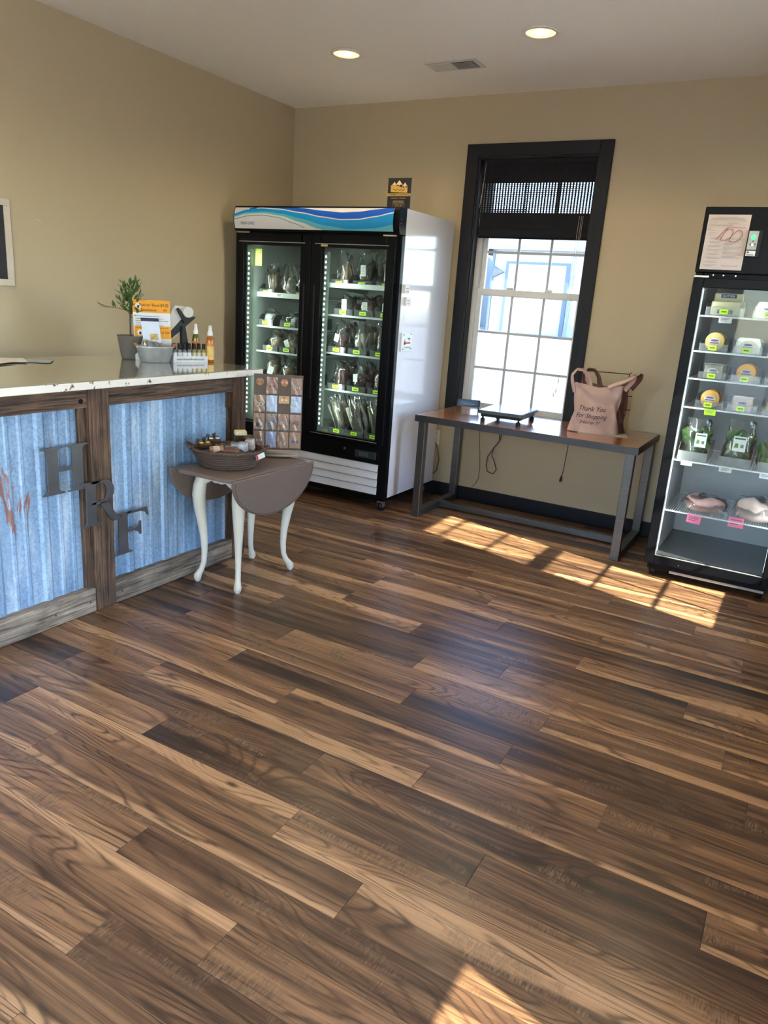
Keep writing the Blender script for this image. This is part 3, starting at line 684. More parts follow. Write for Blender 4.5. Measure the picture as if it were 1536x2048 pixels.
# folded clear bag on the tub
cb = MB().grid(lambda s_, t_: (-.055+.10*s_, -.052+.10*t_+.01*math.sin(6*s_), .083+.030*math.sin(math.pi*t_)*(1-.6*s_)+.004*math.sin(23*s_+9*t_)), 14, 12)
o = single('plastic_bag', cb, M_FILM, 'crumpled clear bag lying on the white wax in the tub', 'bag', loc=(-3.135, 2.965, GZ+.006), rz=math.radians(52))

# ---- display box of small bottles, card, leaflet, spray bottles; common frame: e runs along the box front
ang = math.atan2(.193, .073); ex = Vector((math.cos(ang), math.sin(ang), 0)); ey = Vector((-math.sin(ang), math.cos(ang), 0))   # ey points away from the camera
BX = Vector((-3.063, 3.037, GZ))
bw_, bd_ = .206, .115
dbx = thing('display_box', 'low white cardboard display tray printed with a web address', 'display box', tuple(BX), ang)
cbx = MB()
cbx.box(0, bw_, 0, .003, 0, .034).box(0, bw_, bd_-.003, bd_, 0, .05).box(.003, bw_-.003, .003, bd_-.003, 0, .003)
for s_ in (0, bw_-.003): cbx.prism([(.003,0),(bd_-.003,0),(bd_-.003,.05),(.003,.034)], .003, (s_,0,0), (0,1,0), (0,0,1))
part('tray', cbx, pm('white_card', (.72,.74,.76), .55), dbx, False)
part('lettering', MB().text('www.HowardProducts.com', .0155, (bw_/2, -.0004, .0125), (1,0,0), (0,0,1), width=.165), pm('ink_blue', (.05,.07,.13), .6), dbx, False)
M_CLR = glassy('bottle_clear', (.93,.94,.93), haze=.35, hazecol=(.75,.78,.80)); M_YEL = glassy('bottle_yellow', (.9,.85,.5), haze=.55, hazecol=(.75,.66,.30))
def small_bottle(x, y, mt, lab, label):
    b0 = thing('sample_bottle', label, 'bottle', tuple(BX+ex*x+ey*y+Vector((0,0,.0035))), ang, 'small bottles in the white display tray')
    part('body', MB().lathe([(.0,0),(.0115,.0),(.0125,.002),(.0125,.058),(.010,.064),(.007,.067),(.007,.069)], 14, caps=False), mt, b0, False)
    part('cap', MB().lathe([(.0098,.067),(.0102,.069),(.0095,.096),(.008,.098),(.0,.098)], 14, caps=False), M_BLACKSAT, b0, False)
    part('label', MB().lathe([(.01275,.012),(.01275,.050)], 14, caps=False), lab, b0, False)
LW = pm('label_white', (.74,.75,.78), .5, var=.18, vs=120); LY = pm('label_yellow', (.62,.58,.38), .5, var=.2, vs=120)
places = ['leftmost', 'second', 'third', 'fourth', 'fifth', 'sixth', 'seventh']
for k in range(7):
    ye = k >= 4
    small_bottle(.016+k*.029, .020, M_YEL if ye else M_CLR, LY if ye else LW, 'black-capped %s sample bottle, %s in the front row of the display tray' % ('yellow' if ye else 'clear', places[k]))
for k in range(6):
    small_bottle(.030+k*.029, .055, M_CLR, LW, 'black-capped sample bottle, %s in the back row of the display tray' % places[k])
cd_o = BX+ex*(-.165)+ey*.125
crd = thing('price_card', 'orange and white Butcher Block Conditioner price card on the counter', 'sign', tuple(cd_o), ang-.10)
tilt = Vector((0, .12, .992)); O0 = Vector((0,0,.0)); cw, ch = .205, .325
def cardq(mb, u0, u1, v0, v1, lift, th=.0006):
    q = [O0+Vector((u,0,0))+tilt*v+Vector((0,-1,.12))*lift for (u, v) in ((u0,v0),(u1,v0),(u1,v1),(u0,v1))]
    w = Vector((0,-1,.12))*th
    return mb.add([p for p in q]+[p+w for p in q], [(0,3,2,1),(4,5,6,7),(0,1,5,4),(1,2,6,5),(2,3,7,6),(3,0,4,7)])
part('card', cardq(MB(), 0, cw, 0, ch, 0, .002), pm('card_white', (.72,.74,.76), .5), crd, False)
M_OR = pm('print_orange', srgb(236,160,28), .5, var=.08)
part('orange_header', cardq(MB(), 0, cw, ch-.068, ch, .0022), M_OR, crd, False)
part('orange_footer', cardq(MB(), .004, cw, .118, .185, .0022), M_OR, crd, False)
tx = MB()
def ctext(s_, size, u, v, **k): tx.text(s_, size, O0+Vector((u,0,0))+tilt*v+Vector((0,-1,.12))*.0030, (1,0,0), tilt, **k)
ctext('Butcher Block', .023, .092, ch-.034, width=.112); ctext('Conditioner', .021, .088, ch-.060, width=.088); ctext('$9.00', .024, .175, ch-.034, width=.044); ctext('EA', .018, .178, ch-.058)
ctext('Howard Oil', .020, .145, .145, width=.10)
for k in range(6): tx.add([O0+Vector((u,0,0))+tilt*v+Vector((0,-1,.12))*.0030 for u, v in ((.012,ch-.088-k*.0125),(.012+.13+.05*((k*7) % 3)/2,ch-.088-k*.0125),(.012+.13+.05*((k*7) % 3)/2,ch-.086-k*.0125),(.012,ch-.086-k*.0125))], [(0,1,2,3)])
part('lettering', tx, pm('ink_brown', (.045,.025,.015), .6), crd, False)
for (u, v, r_) in ((.030, ch-.034, .0165), (.034, .150, .017)):
    ps = [O0+Vector((u+r_*math.cos(a),0,0))+tilt*(v+r_*math.sin(a))+Vector((0,-1,.12))*.0030 for a in [2*math.pi*i/16 for i in range(16)]]
    part('logo_disc', MB().add(ps, [tuple(range(16))]), pm('logo_white', (.75,.74,.7), .5), crd, False)
    ps = [O0+Vector((u+r_*.55*math.cos(a)*.7,0,0))+tilt*(v-.004+r_*.55*math.sin(a))+Vector((0,-1,.12))*.0034 for a in [2*math.pi*i/12 for i in range(12)]]
    part('logo_figure', MB().add(ps, [tuple(range(12))]), M_INK, crd, False)
lf_o = BX+ex*(-.125)+ey*.075
lfl = thing('leaflet', 'pale blue leaflet with a navy header leaning before the price card', 'leaflet', tuple(lf_o), ang-.05)
tilt2 = Vector((-.06, .16, .985)).normalized()
def lq(u0, u1, v0, v1, lift, mt, nm):
    q = [Vector((u,0,0))+tilt2*v+Vector((0,-1,.16))*lift for (u, v) in ((u0,v0),(u1,v0),(u1,v1),(u0,v1))]; w = Vector((0,-1,.16))*.0006
    part(nm, MB().add(q+[p+w for p in q], [(0,3,2,1),(4,5,6,7),(0,1,5,4),(1,2,6,5),(2,3,7,6),(3,0,4,7)]), mt, lfl, False)
lq(0,.10,0,.232,0, pm('leaflet_blue', (.62,.70,.80), .5), 'sheet'); lq(0,.10,.214,.232,.001, pm('print_navy', (.02,.03,.07), .5), 'navy_header')
lq(.010,.024,.05,.105,.001, pm('print_amber', (.55,.36,.06), .5), 'bottle_picture'); lq(.040,.085,.115,.148,.001, pm('print_amber2', (.50,.34,.12), .5, var=.7, vs=60), 'picture')
lq(.014,.020,.106,.117,.001, M_INK, 'bottle_cap_picture')

def spray(p, mt, label, h=.145, r=.021):
    b0 = thing('spray_bottle', label, 'bottle', tuple(p), 0, 'amber spray bottles')
    part('bottle', MB().lathe([(.0,0),(r*.95,0),(r,.004),(r,h*.78),(r*.9,h*.90),(r*.55,h*.985),(r*.55,h)], 20, caps=False), mt, b0, False)
    part('label', MB().lathe([(r*1.015,h*.10),(r*1.015,h*.62)], 20, caps=False), pm('spray_label', srgb(236,190,104), .45, var=.35, vs=45), b0, False)
    part('label_band', MB().lathe([(r*1.03,h*.60),(r*1.03,h*.72)], 20, caps=False), pm('label_orange', srgb(225,130,30), .45, var=.15, vs=45), b0, False)
    part('sprayer', MB().lathe([(r*.66,h*.985),(r*.66,h+.016),(r*.50,h+.022),(r*.42,h+.045),(r*.38,h+.054),(.0,h+.054)], 18, caps=False), pm('sprayer_white', (.80,.80,.80), .35), b0, False)
spray(BX+ex*(bw_+.024)+ey*.020, pm('amber_oil', srgb(168,92,18), .15, var=.2, coat=.6), 'white-topped spray bottle of orange oil at the counter end', .150, .0225)
spray(BX+ex*(bw_-.004)+ey*.145, pm('green_oil', srgb(92,86,14), .15, var=.2, coat=.6), 'white-topped spray bottle of olive-coloured oil behind the display tray', .150, .021)
# tablet stand seen from behind
ps_o = BX+ex*.085+ey*.165
pos = thing('tablet_stand', 'white tablet register on a black folding stand on the counter', 'register', tuple(ps_o), ang)
hexo = [(-.065,.075),(.045,.12),(.095,.235),(.115,.262),(.105,.285),(.085,.295),(.0,.300),(-.035,.285),(-.095,.165)]
part('screen_body', MB().prism([(-.045,.10),(.035,.155),(.083,.225),(.100,.255),(.094,.284),(.070,.296),(-.005,.302),(-.075,.19)], .035, (0,.02,0), (1,0,0), (0,0,1)), pm('register_white', (.78,.77,.75), .35), pos, False, bw=.006)
part('paper_roll', MB().tube([(.062,-.046,.268), (.062,.012,.268)], .030, 20), pm('register_white', (.78,.77,.75), .35), pos, False)
part('arm', MB().prism([(-.065,.125),(-.05,.105),(.10,.225),(.118,.242),(.05,.246)], .012, (0,-.014,0), (1,0,0), (0,0,1)), M_BLACKSAT, pos, False, bw=.002)
part('brace', MB().prism([(-.008,.283),(.008,.290),(.060,.225),(.040,.205)], .012, (0,-.027,0), (1,0,0), (0,0,1)), M_BLACKSAT, pos, False, bw=.003)
part('leg', MB().prism([(.020,.0),(.058,.0),(.062,.10),(.046,.19),(.024,.19),(.022,.10)], .03, (0,-.01,0), (1,0,0), (0,0,1)), M_BLACKSAT, pos, False, bw=.003)
part('base', MB().cbox((.03,.02,.005),(.12,.12,.01)), M_BLACKSAT, pos, False, bw=.003)
# loose papers at the left
def sheet(c, w, h, rz, label, mt, z):
    mb = MB().grid(lambda s_, t_: (-w/2+w*s_, -h/2+h*t_, .004*math.sin(2.2*s_+1)*s_+.002*t_), 8, 8)
    mb.grid(lambda s_, t_: (-w/2+w*(1-s_), -h/2+h*t_, -.0006+.004*math.sin(2.2*(1-s_)+1)*(1-s_)+.002*t_), 8, 8)
    single('loose_paper', mb, mt, label, 'paper', 'loose papers on the counter', loc=(c[0], c[1], z), rz=rz)
sheet((-3.36, 2.10), .19, .30, .35, 'pale curled sheet nearest the counter edge, left of the potted plant', pm('paper_cream', (.72,.66,.58), .7), GZ+.0065)
sheet((-3.46, 2.23), .20, .30, -.5, 'white sheet lying under the curled papers toward the wall', pm('paper_white2', (.70,.68,.64), .7), GZ+.0035)
sheet((-3.40, 2.36), .15, .26, -.75, 'blue-grey sheet poking out toward the potted plant', pm('paper_bluegrey', (.36,.41,.46), .6), GZ+.001)
# framed blackboard on the left wall
fb = thing('framed_blackboard', 'blackboard in a pale wooden frame on the left wall', 'blackboard', (XL, 2.45, 1.42))
fr = MB(); y0, y1, z0, z1, w = 2.15, 2.735, 1.42, 1.875, .035
fr.box(XL+.001, XL+.022, y0, y1, z0, z0+w).box(XL+.001, XL+.022, y0, y1, z1-w, z1).box(XL+.001, XL+.022, y0, y0+w, z0+w, z1-w).box(XL+.001, XL+.022, y1-w, y1, z0+w, z1-w)
part('frame', fr, pm('whitewashed_wood', (.60,.52,.42), .6, var=.15, bump=.2), fb, bw=.002)
part('board', MB().box(XL+.001, XL+.012, y0+w, y1-w, z0+w, z1-w), pm('slate_black', (.012,.012,.016), .5), fb)
sk = MB().tube([(XL+.0008, 2.905, 1.795), (XL+.0008, 2.945, 1.780)], .0012, 5)
part('pale_streak', sk, pm('streak_pale', (.8,.72,.55), .6), wall_left)  # short pale streak on the wall
# ------------------------------------------------------------------ drop-leaf side table
TT = .62
M_TAUPE = pm('taupe_paint', srgb(112,98,90), .45, var=.08, vs=5)
M_CREAMP = pm('cream_paint', srgb(222,218,204), .4, var=.05, vs=8)
et = thing('drop_leaf_table', 'small drop-leaf table with taupe top and cream cabriole legs', 'side table', (-2.455, 2.93, 0))
tp_ = MB(); a = []
for (x, y) in ((-2.642,2.625),(-2.60,2.608),(-2.31,2.608),(-2.268,2.625),(-2.268,3.225),(-2.31,3.243),(-2.60,3.243),(-2.642,3.225)): a.append((x, y))
part('table_top', tp_.prism(a, .020, (0,0,TT-.020), (1,0,0), (0,1,0)), M_TAUPE, et, bw=.005, seg=3)
def leaf(x, s_):
    pts = [(2.60,TT-.004),(3.255,TT-.004)] + [(2.9275+.3275*math.cos(t), TT-.012-.212*math.sin(t)) for t in [math.pi*i/28 for i in range(0, 29)]]
    pl = [(2.9275+.3275*math.cos(t), TT-.010-.214*math.sin(t)) for t in [math.pi*i/32 for i in range(33)]] + [(2.60,TT-.003),(3.255,TT-.003)]
    lf = part('drop_leaf', MB().prism(pl, .016, (x,0,0), (0,1,0), (0,0,1)), M_TAUPE, et, bw=.004, seg=3)
    if s_:
        ring = [(x+.0165, 2.9275+.3155*math.cos(t), TT-.016-.200*math.sin(t)) for t in [math.pi*i/40 for i in range(41)]]
        part('edge_bead', MB().tube(ring, .0017, 5), pm('taupe_dark', srgb(80,70,64), .5), lf)
leaf(-2.262, True); leaf(-2.6615, False)
ap = MB()
def apron(O, U, L_):
    n = 24; pts = [(0,.09),(0,0)]
    prof = lambda t: .0+.030*math.sin(math.pi*min(1, max(0, (t-.12)/.76)))**.5*(1-.35*math.exp(-((t-.5)/.10)**2)) + .008*math.sin(math.pi*t*5)**2*(1 if .1 < t < .9 else 0)
    poly = [(L_*i/n, prof(i/n)) for i in range(n+1)] + [(L_,.075),(0,.075)]
    part('apron', MB().prism(poly, .016, O, U, (0,0,1)), M_CREAMP, et, bw=.002)
apron((-2.575, 2.742, .525), (1,0,0), .24); apron((-2.335, 3.140, .525), (-1,0,0), .24); apron((-2.345, 2.742, .525), (0,1,0), .40); apron((-2.565, 3.142, .525), (0,-1,0), .40)
for (lx, ly, dx, dy) in ((-2.575,2.745,-1,-1), (-2.335,2.745,1,-1), (-2.575,3.135,-1,1), (-2.335,3.135,1,1)):
    dx *= .45 if lx < -2.4 else .8
    path = [(.60,.0),(.555,.004),(.52,.014),(.47,.019),(.40,.014),(.32,.003),(.24,-.006),(.16,-.009),(.10,-.005),(.065,.006),(.045,.018),(.030,.026),(.018,.026),(.004,.024),(.0015,.023)]
    rad = [.027,.031,.034,.034,.030,.0245,.0195,.016,.0142,.0148,.017,.0205,.0200,.0135,.0125]
    part('leg', MB().tube([(lx+dx*o, ly+dy*o, z) for z, o in path], rad, 14), M_CREAMP, et)

# ------------------------------------------------------------------ coiled basket and what lies in it
BC = Vector((-2.488, 2.835, TT+.001)); BA = math.atan2(.60, .80)
M_RUSH = pm('dark_rush', (.095,.062,.046), .6, var=.85, vs=70, stretch=(1,1,4), bump=.8, bs=160)
bs_ = thing('oval_basket', 'dark oval coiled basket of sweets on the side table', 'basket', tuple(BC), BA)
part('basket_floor', MB().lathe([(.0,.004),(.134,.004)], 32, sx=1.0, sy=.85, caps=False), M_RUSH, bs_, False)
for k in range(7):
    R_ = .132+.041*(k/6)**.8; z = .007+k*.0122
    part('coil', MB().tube([(R_*math.cos(t), R_*.86*math.sin(t), z+.0012*math.sin(9*t+k)) for t in [2*math.pi*i/44 for i in range(44)]], .0070, 6, close=True), M_RUSH, bs_, False)
rim = MB()
for ph in (0, math.pi):
    rim.tube([((.178+.004*math.cos(26*t+ph))*math.cos(t), (.178+.004*math.cos(26*t+ph))*.865*math.sin(t), .089+.004*math.sin(26*t+ph)) for t in [2*math.pi*i/120 for i in range(120)]], .0058, 6, close=True)
part('rim', rim, M_RUSH, bs_, False)
part('paper_filling', MB().grid(lambda u, v: ((.012+.148*v)*math.cos(2*math.pi*u), (.012+.148*v)*.86*math.sin(2*math.pi*u), .096-.028*v*v+.005*math.sin(31*u+23*v)+.004*math.sin(57*u-11*v)+.25*max(0, (.012+.148*v)*.86*math.sin(2*math.pi*u))*(1-v)), 40, 10), pm('shredded_filling', (.07,.05,.042), .85, var=.6, vs=60, bump=.6, bs=90), bs_, False)
hd = MB()
for s_ in (-1, 1):
    for q in (0, 1.6): hd.tube([(s_*(.178+.026*math.sin(math.pi*t)+.003*math.cos(14*t+q)), (-.045+.09*t), .090+.020*math.sin(math.pi*t)+.003*math.sin(14*t+q)) for t in [i/16 for i in range(17)]], .0055, 6)
part('handle', hd, M_RUSH, bs_, False)
tg = part('tag', MB().prism([(-.026,-.013),(.026,-.013),(.026,.013),(-.026,.013)], .001, (.166,-.088,.074), (.78,.5,.30), (-.25,-.15,.95)), pm('tag_white', (.75,.77,.78), .5), bs_, False)
part('tag_mark', MB().prism([(-.025,-.012),(-.014,-.012),(-.014,.012),(-.025,.012)], .001, (.1664,-.0892,.0744), (.78,.5,.30), (-.25,-.15,.95)), pm('tag_red', (.5,.05,.05), .5), tg, False)
cB, sB = math.cos(BA), math.sin(BA)
def inb(u, v, z): return (BC.x+u*cB-v*sB, BC.y+u*sB+v*cB, BC.z+z)
def sweet(name, label, u, v, z, d, rz, col, extra=None, tilt=0.0, film=False):
    r = thing(name, label, 'sweet', inb(u, v*1.1, z+.004+.10*max(0, v+.02)), rz+BA, 'wrapped sweets in the basket'); r.rotation_euler = (tilt, 0, rz+BA)
    part('block', MB().cbox((0,0,d[2]/2), d), pm('sweet_'+name+str(round(col[0], 3)), col, .45, var=.25, vs=50), r, False, bw=.004)
    if film:
        e = .004
        part('wrapper', MB().grid(lambda s_, t_: (-d[0]*.62+d[0]*1.24*s_, -d[1]*.62+d[1]*1.24*t_, d[2]*(1.0 if .15 < s_ < .85 and .15 < t_ < .85 else .45)+e+.003*math.sin(31*s_+17*t_)), 12, 10), M_FILM, r, False)
    if extra: extra(r, d)
def bow(r, d):
    b = MB()
    for s_ in (-1, 1): b.prism([(0,0),(s_*.022,.012),(s_*.028,-.008)] if s_ > 0 else [(0,0),(-.028,-.008),(-.022,.012)], .004, (-d[0]*.2, d[1]*.55, d[2]+.004), (1,0,.2), (0,.5,.9))
    b.box(-.004, .004, d[1]*.2, d[1]*.7, d[2], d[2]+.012)
    part('bow', b, pm('black_ribbon', (.012,.012,.012), .5), r, False)
def dots(col):
    def f(r, d):
        b = MB()
        for q in (-.28, .28): b.lathe([(.0,0),(.0105,0),(.0100,.0012),(.0,.0014)], 12, (q*d[0], 0, d[2]+.0002), sx=1.1, sy=.8)
        part('round_label', b, pm('dot%s' % (col,), col, .5), r, False)
        bow(r, d)
    return f
def band(col):
    def f(r, d): part('paper_band', MB().cbox((0,0,d[2]*.5), (d[0]*.45, d[1]*1.03, d[2]*1.04)), pm('band%s' % (col,), col, .5, var=.2, vs=80), r, False)
    return f
sweet('chocolate_bar', 'brown sweet with yellow labels and black bow at the basket rim', -.118, -.008, .092, (.062,.040,.022), .5, (.055,.028,.014), dots((.62,.46,.03)), .35)
sweet('chocolate_bar', 'brown sweet with white dots and black bow at the basket rim', -.075, .050, .098, (.062,.042,.022), .4, (.040,.018,.014), dots((.7,.68,.64)), .35)
sweet('fudge_block', 'tan fudge with a cream tag near the basket front', -.052, -.048, .080, (.070,.045,.018), .15, (.33,.19,.10), band((.62,.52,.42)), .2)
sweet('fudge_block', 'pale toffee slab in clear wrap at the middle of the basket', -.020, .025, .075, (.085,.055,.018), .3, (.40,.27,.18), None, .1, True)
sweet('fudge_block', 'reddish brown toffee slab in clear wrap below the striped packet', .022, -.052, .076, (.070,.045,.020), -.1, (.24,.085,.04), None, .25, True)
sweet('candy_packet', 'blue and white striped candy packet standing in the basket', .078, -.022, .076, (.048,.030,.050), -.2, (.50,.60,.70), band((.70,.76,.82)), .35, True)
sweet('candy_packet', 'silver-grey candy packet beside the striped packet', .040, -.010, .076, (.050,.026,.044), .1, (.38,.39,.42), None, .4, True)
sweet('candy_packet', 'frosted pink and white candy packet by the basket handle', .112, .018, .078, (.044,.032,.055), -.3, (.52,.47,.45), None, .3, True)
sweet('caramel_box', 'dark caramel box with cream printed lid at the back of the basket', .052, .080, .085, (.058,.030,.052), .35, (.05,.028,.02), lambda r, d: part('lid', MB().cbox((0,-.001,d[2]+.010), (.060,.033,.020)), pm('lid_cream', (.60,.52,.33), .5, var=.3, vs=90), r, False, bw=.002), .2)
sweet('licorice_bundle', 'glossy black licorice bundle behind the caramel box', .098, .072, .085, (.060,.040,.045), .1, (.016,.015,.016), None, .2, True)

# ------------------------------------------------------------------ earring display board
EU = Vector((.80,.60,0)); EN = Vector((.60,-.80,0))
EO = Vector((-2.442, 3.178, TT+.0005)); ea = math.atan2(.60,.80)
eb = thing('earring_stand', 'upright weathered board stand hung with earring cards', 'display stand', tuple(EO), ea)
part('foot_block', MB().box(-.085,.075,-.016,.028,0,.010), M_BLACKSAT, eb, False)
part('plinth', MB().box(-.130,.118,-.030,.030,.010,.046), BARN_GREY('x'), eb, False, bw=.003)
part('board', MB().box(-.130,.130,.004,.018,.046,.447), pm('weathered_board', srgb(98,88,80), .75, var=.35, vs=10, stretch=(30,1,1.5), bump=.3), eb, False, bw=.002)
pegs = MB()
M_KRAFT = pm('kraft_card', srgb(176,128,88), .7, var=.1); M_SLEEVE = glassy('card_sleeve', (.98,.98,.98), haze=.10, hazecol=(.9,.92,.95), refl=2.4, rough=.12)
kinds = [['round grey-stone','kraft with red flower','round pink-stud','kraft with white beaded'],
         ['kraft with white hoop','silver foil-sleeved','short kraft with pearl stud','pale blue foil-sleeved'],
         ['kraft with black drop','blue feather','kraft with white lace','pink-sleeved with maroon bow'],
         ['kraft with white bow','lavender moon-printed','tan with ribbon','kraft with blue bead']]
rows_ = ['top', 'second', 'third', 'bottom']; cols_ = ['first', 'second', 'third', 'last']
for i in range(4):
    for j in range(4):
        u = -.0975+j*.0645; zt = .437-i*.0975
        kd = kinds[i][j]
        r = thing('earring_card', '%s earring card, %s in the %s row of the display board' % (kd, cols_[j], rows_[i]), 'earring card', tuple(EO+EU*u+EN*(-.0030)+Vector((0,0,zt))), ea, 'earring cards on the display board')
        Wc, Hc = .056, .086
        base = M_KRAFT
        if 'foil' in kd or 'silver' in kd: base = pm('foil_blue', srgb(168,196,222), .25, .35, var=.3, vs=40, bump=.6, bs=40)
        if 'lavender' in kd: base = pm('lavender_card', srgb(160,172,214), .5, var=.08)
        if 'blue feather' in kd: base = pm('greybrown_card', srgb(140,118,100), .6)
        if 'round' in kd:
            part('card', MB().tube([(0,-.0005,-.030),(0,-.0015,-.030)], .020, 20), M_KRAFT, r, False)
        elif 'short' in kd: part('card', MB().box(-Wc/2,Wc/2,-.0015,-.0005,-.044,-.004), pm('kraft_pale', srgb(206,168,124), .7), r, False)
        else: part('card', MB().box(-Wc/2,Wc/2,-.0015,-.0005,-Hc-.004,-.004), base, r, False)
        part('hook_hole', MB().lathe([(.0,0),(.0028,0)], 8, (0,0,0), caps=False).mesh and MB().tube([(0,-.0016,-.011),(0,-.0026,-.011)], .0028, 8), M_BLACK, r, False)
        jew = {'round grey-stone':(.16,.15,.14),'kraft with red flower':(.30,.01,.02),'round pink-stud':(.75,.42,.36),'kraft with white beaded':(.72,.70,.64),'kraft with white hoop':(.72,.66,.58),'short kraft with pearl stud':(.85,.74,.66),'kraft with black drop':(.03,.05,.03),'blue feather':(.05,.25,.48),'kraft with white lace':(.68,.68,.62),'pink-sleeved with maroon bow':(.12,.02,.04),'kraft with white bow':(.75,.77,.8),'lavender moon-printed':(.20,.24,.50),'tan with ribbon':(.66,.60,.52),'kraft with blue bead':(.12,.22,.55)}.get(kd)
        if jew:
            zj = -.030 if 'round' in kd else (-.026 if 'short' in kd else -.052)
            for s_ in (-1, 1):
                e = MB()
                if 'hoop' in kd: e.tube([(s_*.0105+.010*math.cos(t), -.004, zj+.010*math.sin(t)) for t in [2*math.pi*k/14 for k in range(14)]], .0022, 5, close=True)
                elif 'drop' in kd or 'ribbon' in kd: e.sphere((s_*.010,-.005,zj-.014), (.008,.003,.013)); e.tube([(s_*.010,-.004,zj-.004),(s_*.010,-.004,zj+.025)], .0014, 5)
                elif 'feather' in kd: e.sphere((s_*.011,-.004,zj), (.010,.002,.008)); e.tube([(s_*.011,-.004,zj+.004),(s_*.008,-.004,zj+.026)], .0014, 5)
                elif 'bead' in kd or 'lace' in kd or 'white be' in kd:
                    for k in range(5): e.sphere((s_*.011+.0065*math.cos(k*1.26), -.004, zj+.0065*math.sin(k*1.26)), .0040, 8, 5)
                elif 'moon' in kd: e.tube([(s_*.008+.011*math.cos(t), -.003, zj-.005+.011*math.sin(t)) for t in [1.0+4.2*k/12 for k in range(13)]], .0018, 5)
                elif 'bow' in kd: e.prism([(0,0),(.016,.010),(.016,-.010)] if s_ > 0 else [(0,0),(-.016,-.010),(-.016,.010)], .003, (0,-.002,zj), (1,0,0), (0,0,1))
                else: e.sphere((s_*.0105,-.004,zj), (.0058,.0035,.0058))
                part('earring', e, pm('jewel_%.2f_%.2f' % (jew[0], jew[2]), jew, .3, var=.15), r, False)
        if 'round' not in kd and 'short' not in kd:
            part('sleeve', MB().grid(lambda s_, t_: (-Wc*.54+Wc*1.08*s_, -.0075-.0025*math.sin(math.pi*s_)-.0016*math.sin(11*s_+7*t_+i*3+j), -Hc*1.07+Hc*1.04*t_), 8, 10), M_SLEEVE, r, False)
# ------------------------------------------------------------------ two-door glass merchandiser
FX0, FX1, FY, FYB = -3.865, -2.482, 4.50, 5.285
FZ0, FZ1 = .105, 2.065
M_LINER = pm('cooler_liner', (.38,.43,.40), .5, var=.04)
M_LED = pm('led_dot', (.9,1,.97), .5, emit=(.72,1.0,.90), es=2.5)
M_LEDBAR = pm('led_channel', (.55,.62,.58), .4)
fg = thing('display_fridge', 'tall white two-door glass fridge with a blue wave sign', 'fridge', ((FX0+FX1)/2, 4.9, 0))
fb_ = FY+.045
w_ = .045
body = MB().box(FX0, FX0+w_, fb_, FYB, FZ0, FZ1).box(FX1-w_, FX1, fb_, FYB, FZ0, FZ1).box(FX0+w_, FX1-w_, FYB-.05, FYB, FZ0, FZ1).box(FX0+w_, FX1-w_, fb_, FYB-.05, 1.86, FZ1).box(FX0+w_, FX1-w_, fb_, FYB-.05, FZ0, .47)
part('cabinet', body, M_WHITE, fg, bw=.004)
lin = MB().box(FX0+w_, FX0+w_+.006, fb_, FYB-.05, .47, 1.86).box(FX1-w_-.006, FX1-w_, fb_, FYB-.05, .47, 1.86).box(FX0+w_+.006, FX1-w_-.006, FYB-.056, FYB-.05, .47, 1.86).box(FX0+w_+.006, FX1-w_-.006, fb_, FYB-.056, 1.852, 1.86).box(FX0+w_+.006, FX1-w_-.006, fb_, FYB-.056, .47, .478)
part('liner', lin, M_LINER, fg)
part('front_frame', MB().box(FX0, FX0+.035, FY+.006, fb_, FZ0, 1.895).box(FX1-.072, FX1-.001, FY+.006, fb_, FZ0, .50).box(FX1-.035, FX1-.001, FY+.006, fb_, .50, 1.895).box(FX0+.035, FX1-.035, FY+.006, fb_, 1.855, 1.895).box(FX0+.035, FX1-.072, FY+.006, fb_, .345, .495).box(-3.195, -3.170, FY+.012, fb_, .495, 1.855), M_BLACK, fg, bw=.002)
# doors
for (x0, x1, hx) in ((FX0+.004, -3.186, 1), (-3.180, FX1-.028, 0)):
    d = part('door', MB().box(x0, x0+.072 if hx else x0+.088, FY-.03, FY+.005, .497, 1.885).box(x1-(.088 if hx else .066), x1, FY-.03, FY+.005, .497, 1.885).box(x0+.072, x1-.066, FY-.03, FY+.005, 1.803, 1.885).box(x0+.072, x1-.066, FY-.03, FY+.005, .497, .520), M_BLACK, fg, bw=.003)
    part('glass', MB().box(x0+.066, x1-.060, FY-.012, FY-.008, .515, 1.808), M_DOORGL, d)
    part('bead_strip', MB().box(x0+.03, x1-.05, FY-.0325, FY-.03, 1.824, 1.829), pm('bead_grey', (.32,.31,.29), .4), d); part('bead_strip', MB().box(x0+.05, x1-.05, FY-.0325, FY-.03, .506, .509), pm('bead_grey', (.32,.31,.29), .4), d)
    part('hinge', MB().box((x0+.01 if hx else x1-.11), (x0+.11 if hx else x1-.01), FY-.01, FY+.03, 1.886, 1.896), M_CHROME, d)
    gx = x1-.055 if hx else x0+.03
    part('pull_groove', MB().box(gx, gx+.012, FY-.034, FY-.03, .75, 1.55), M_BLACKSAT, d, bw=.002)
part('maker_sticker', MB().box(-3.100, -3.045, FY-.0316, FY-.0302, 1.808, 1.822), pm('sticker_gold', srgb(190,170,110), .5, var=.3, vs=90), d)
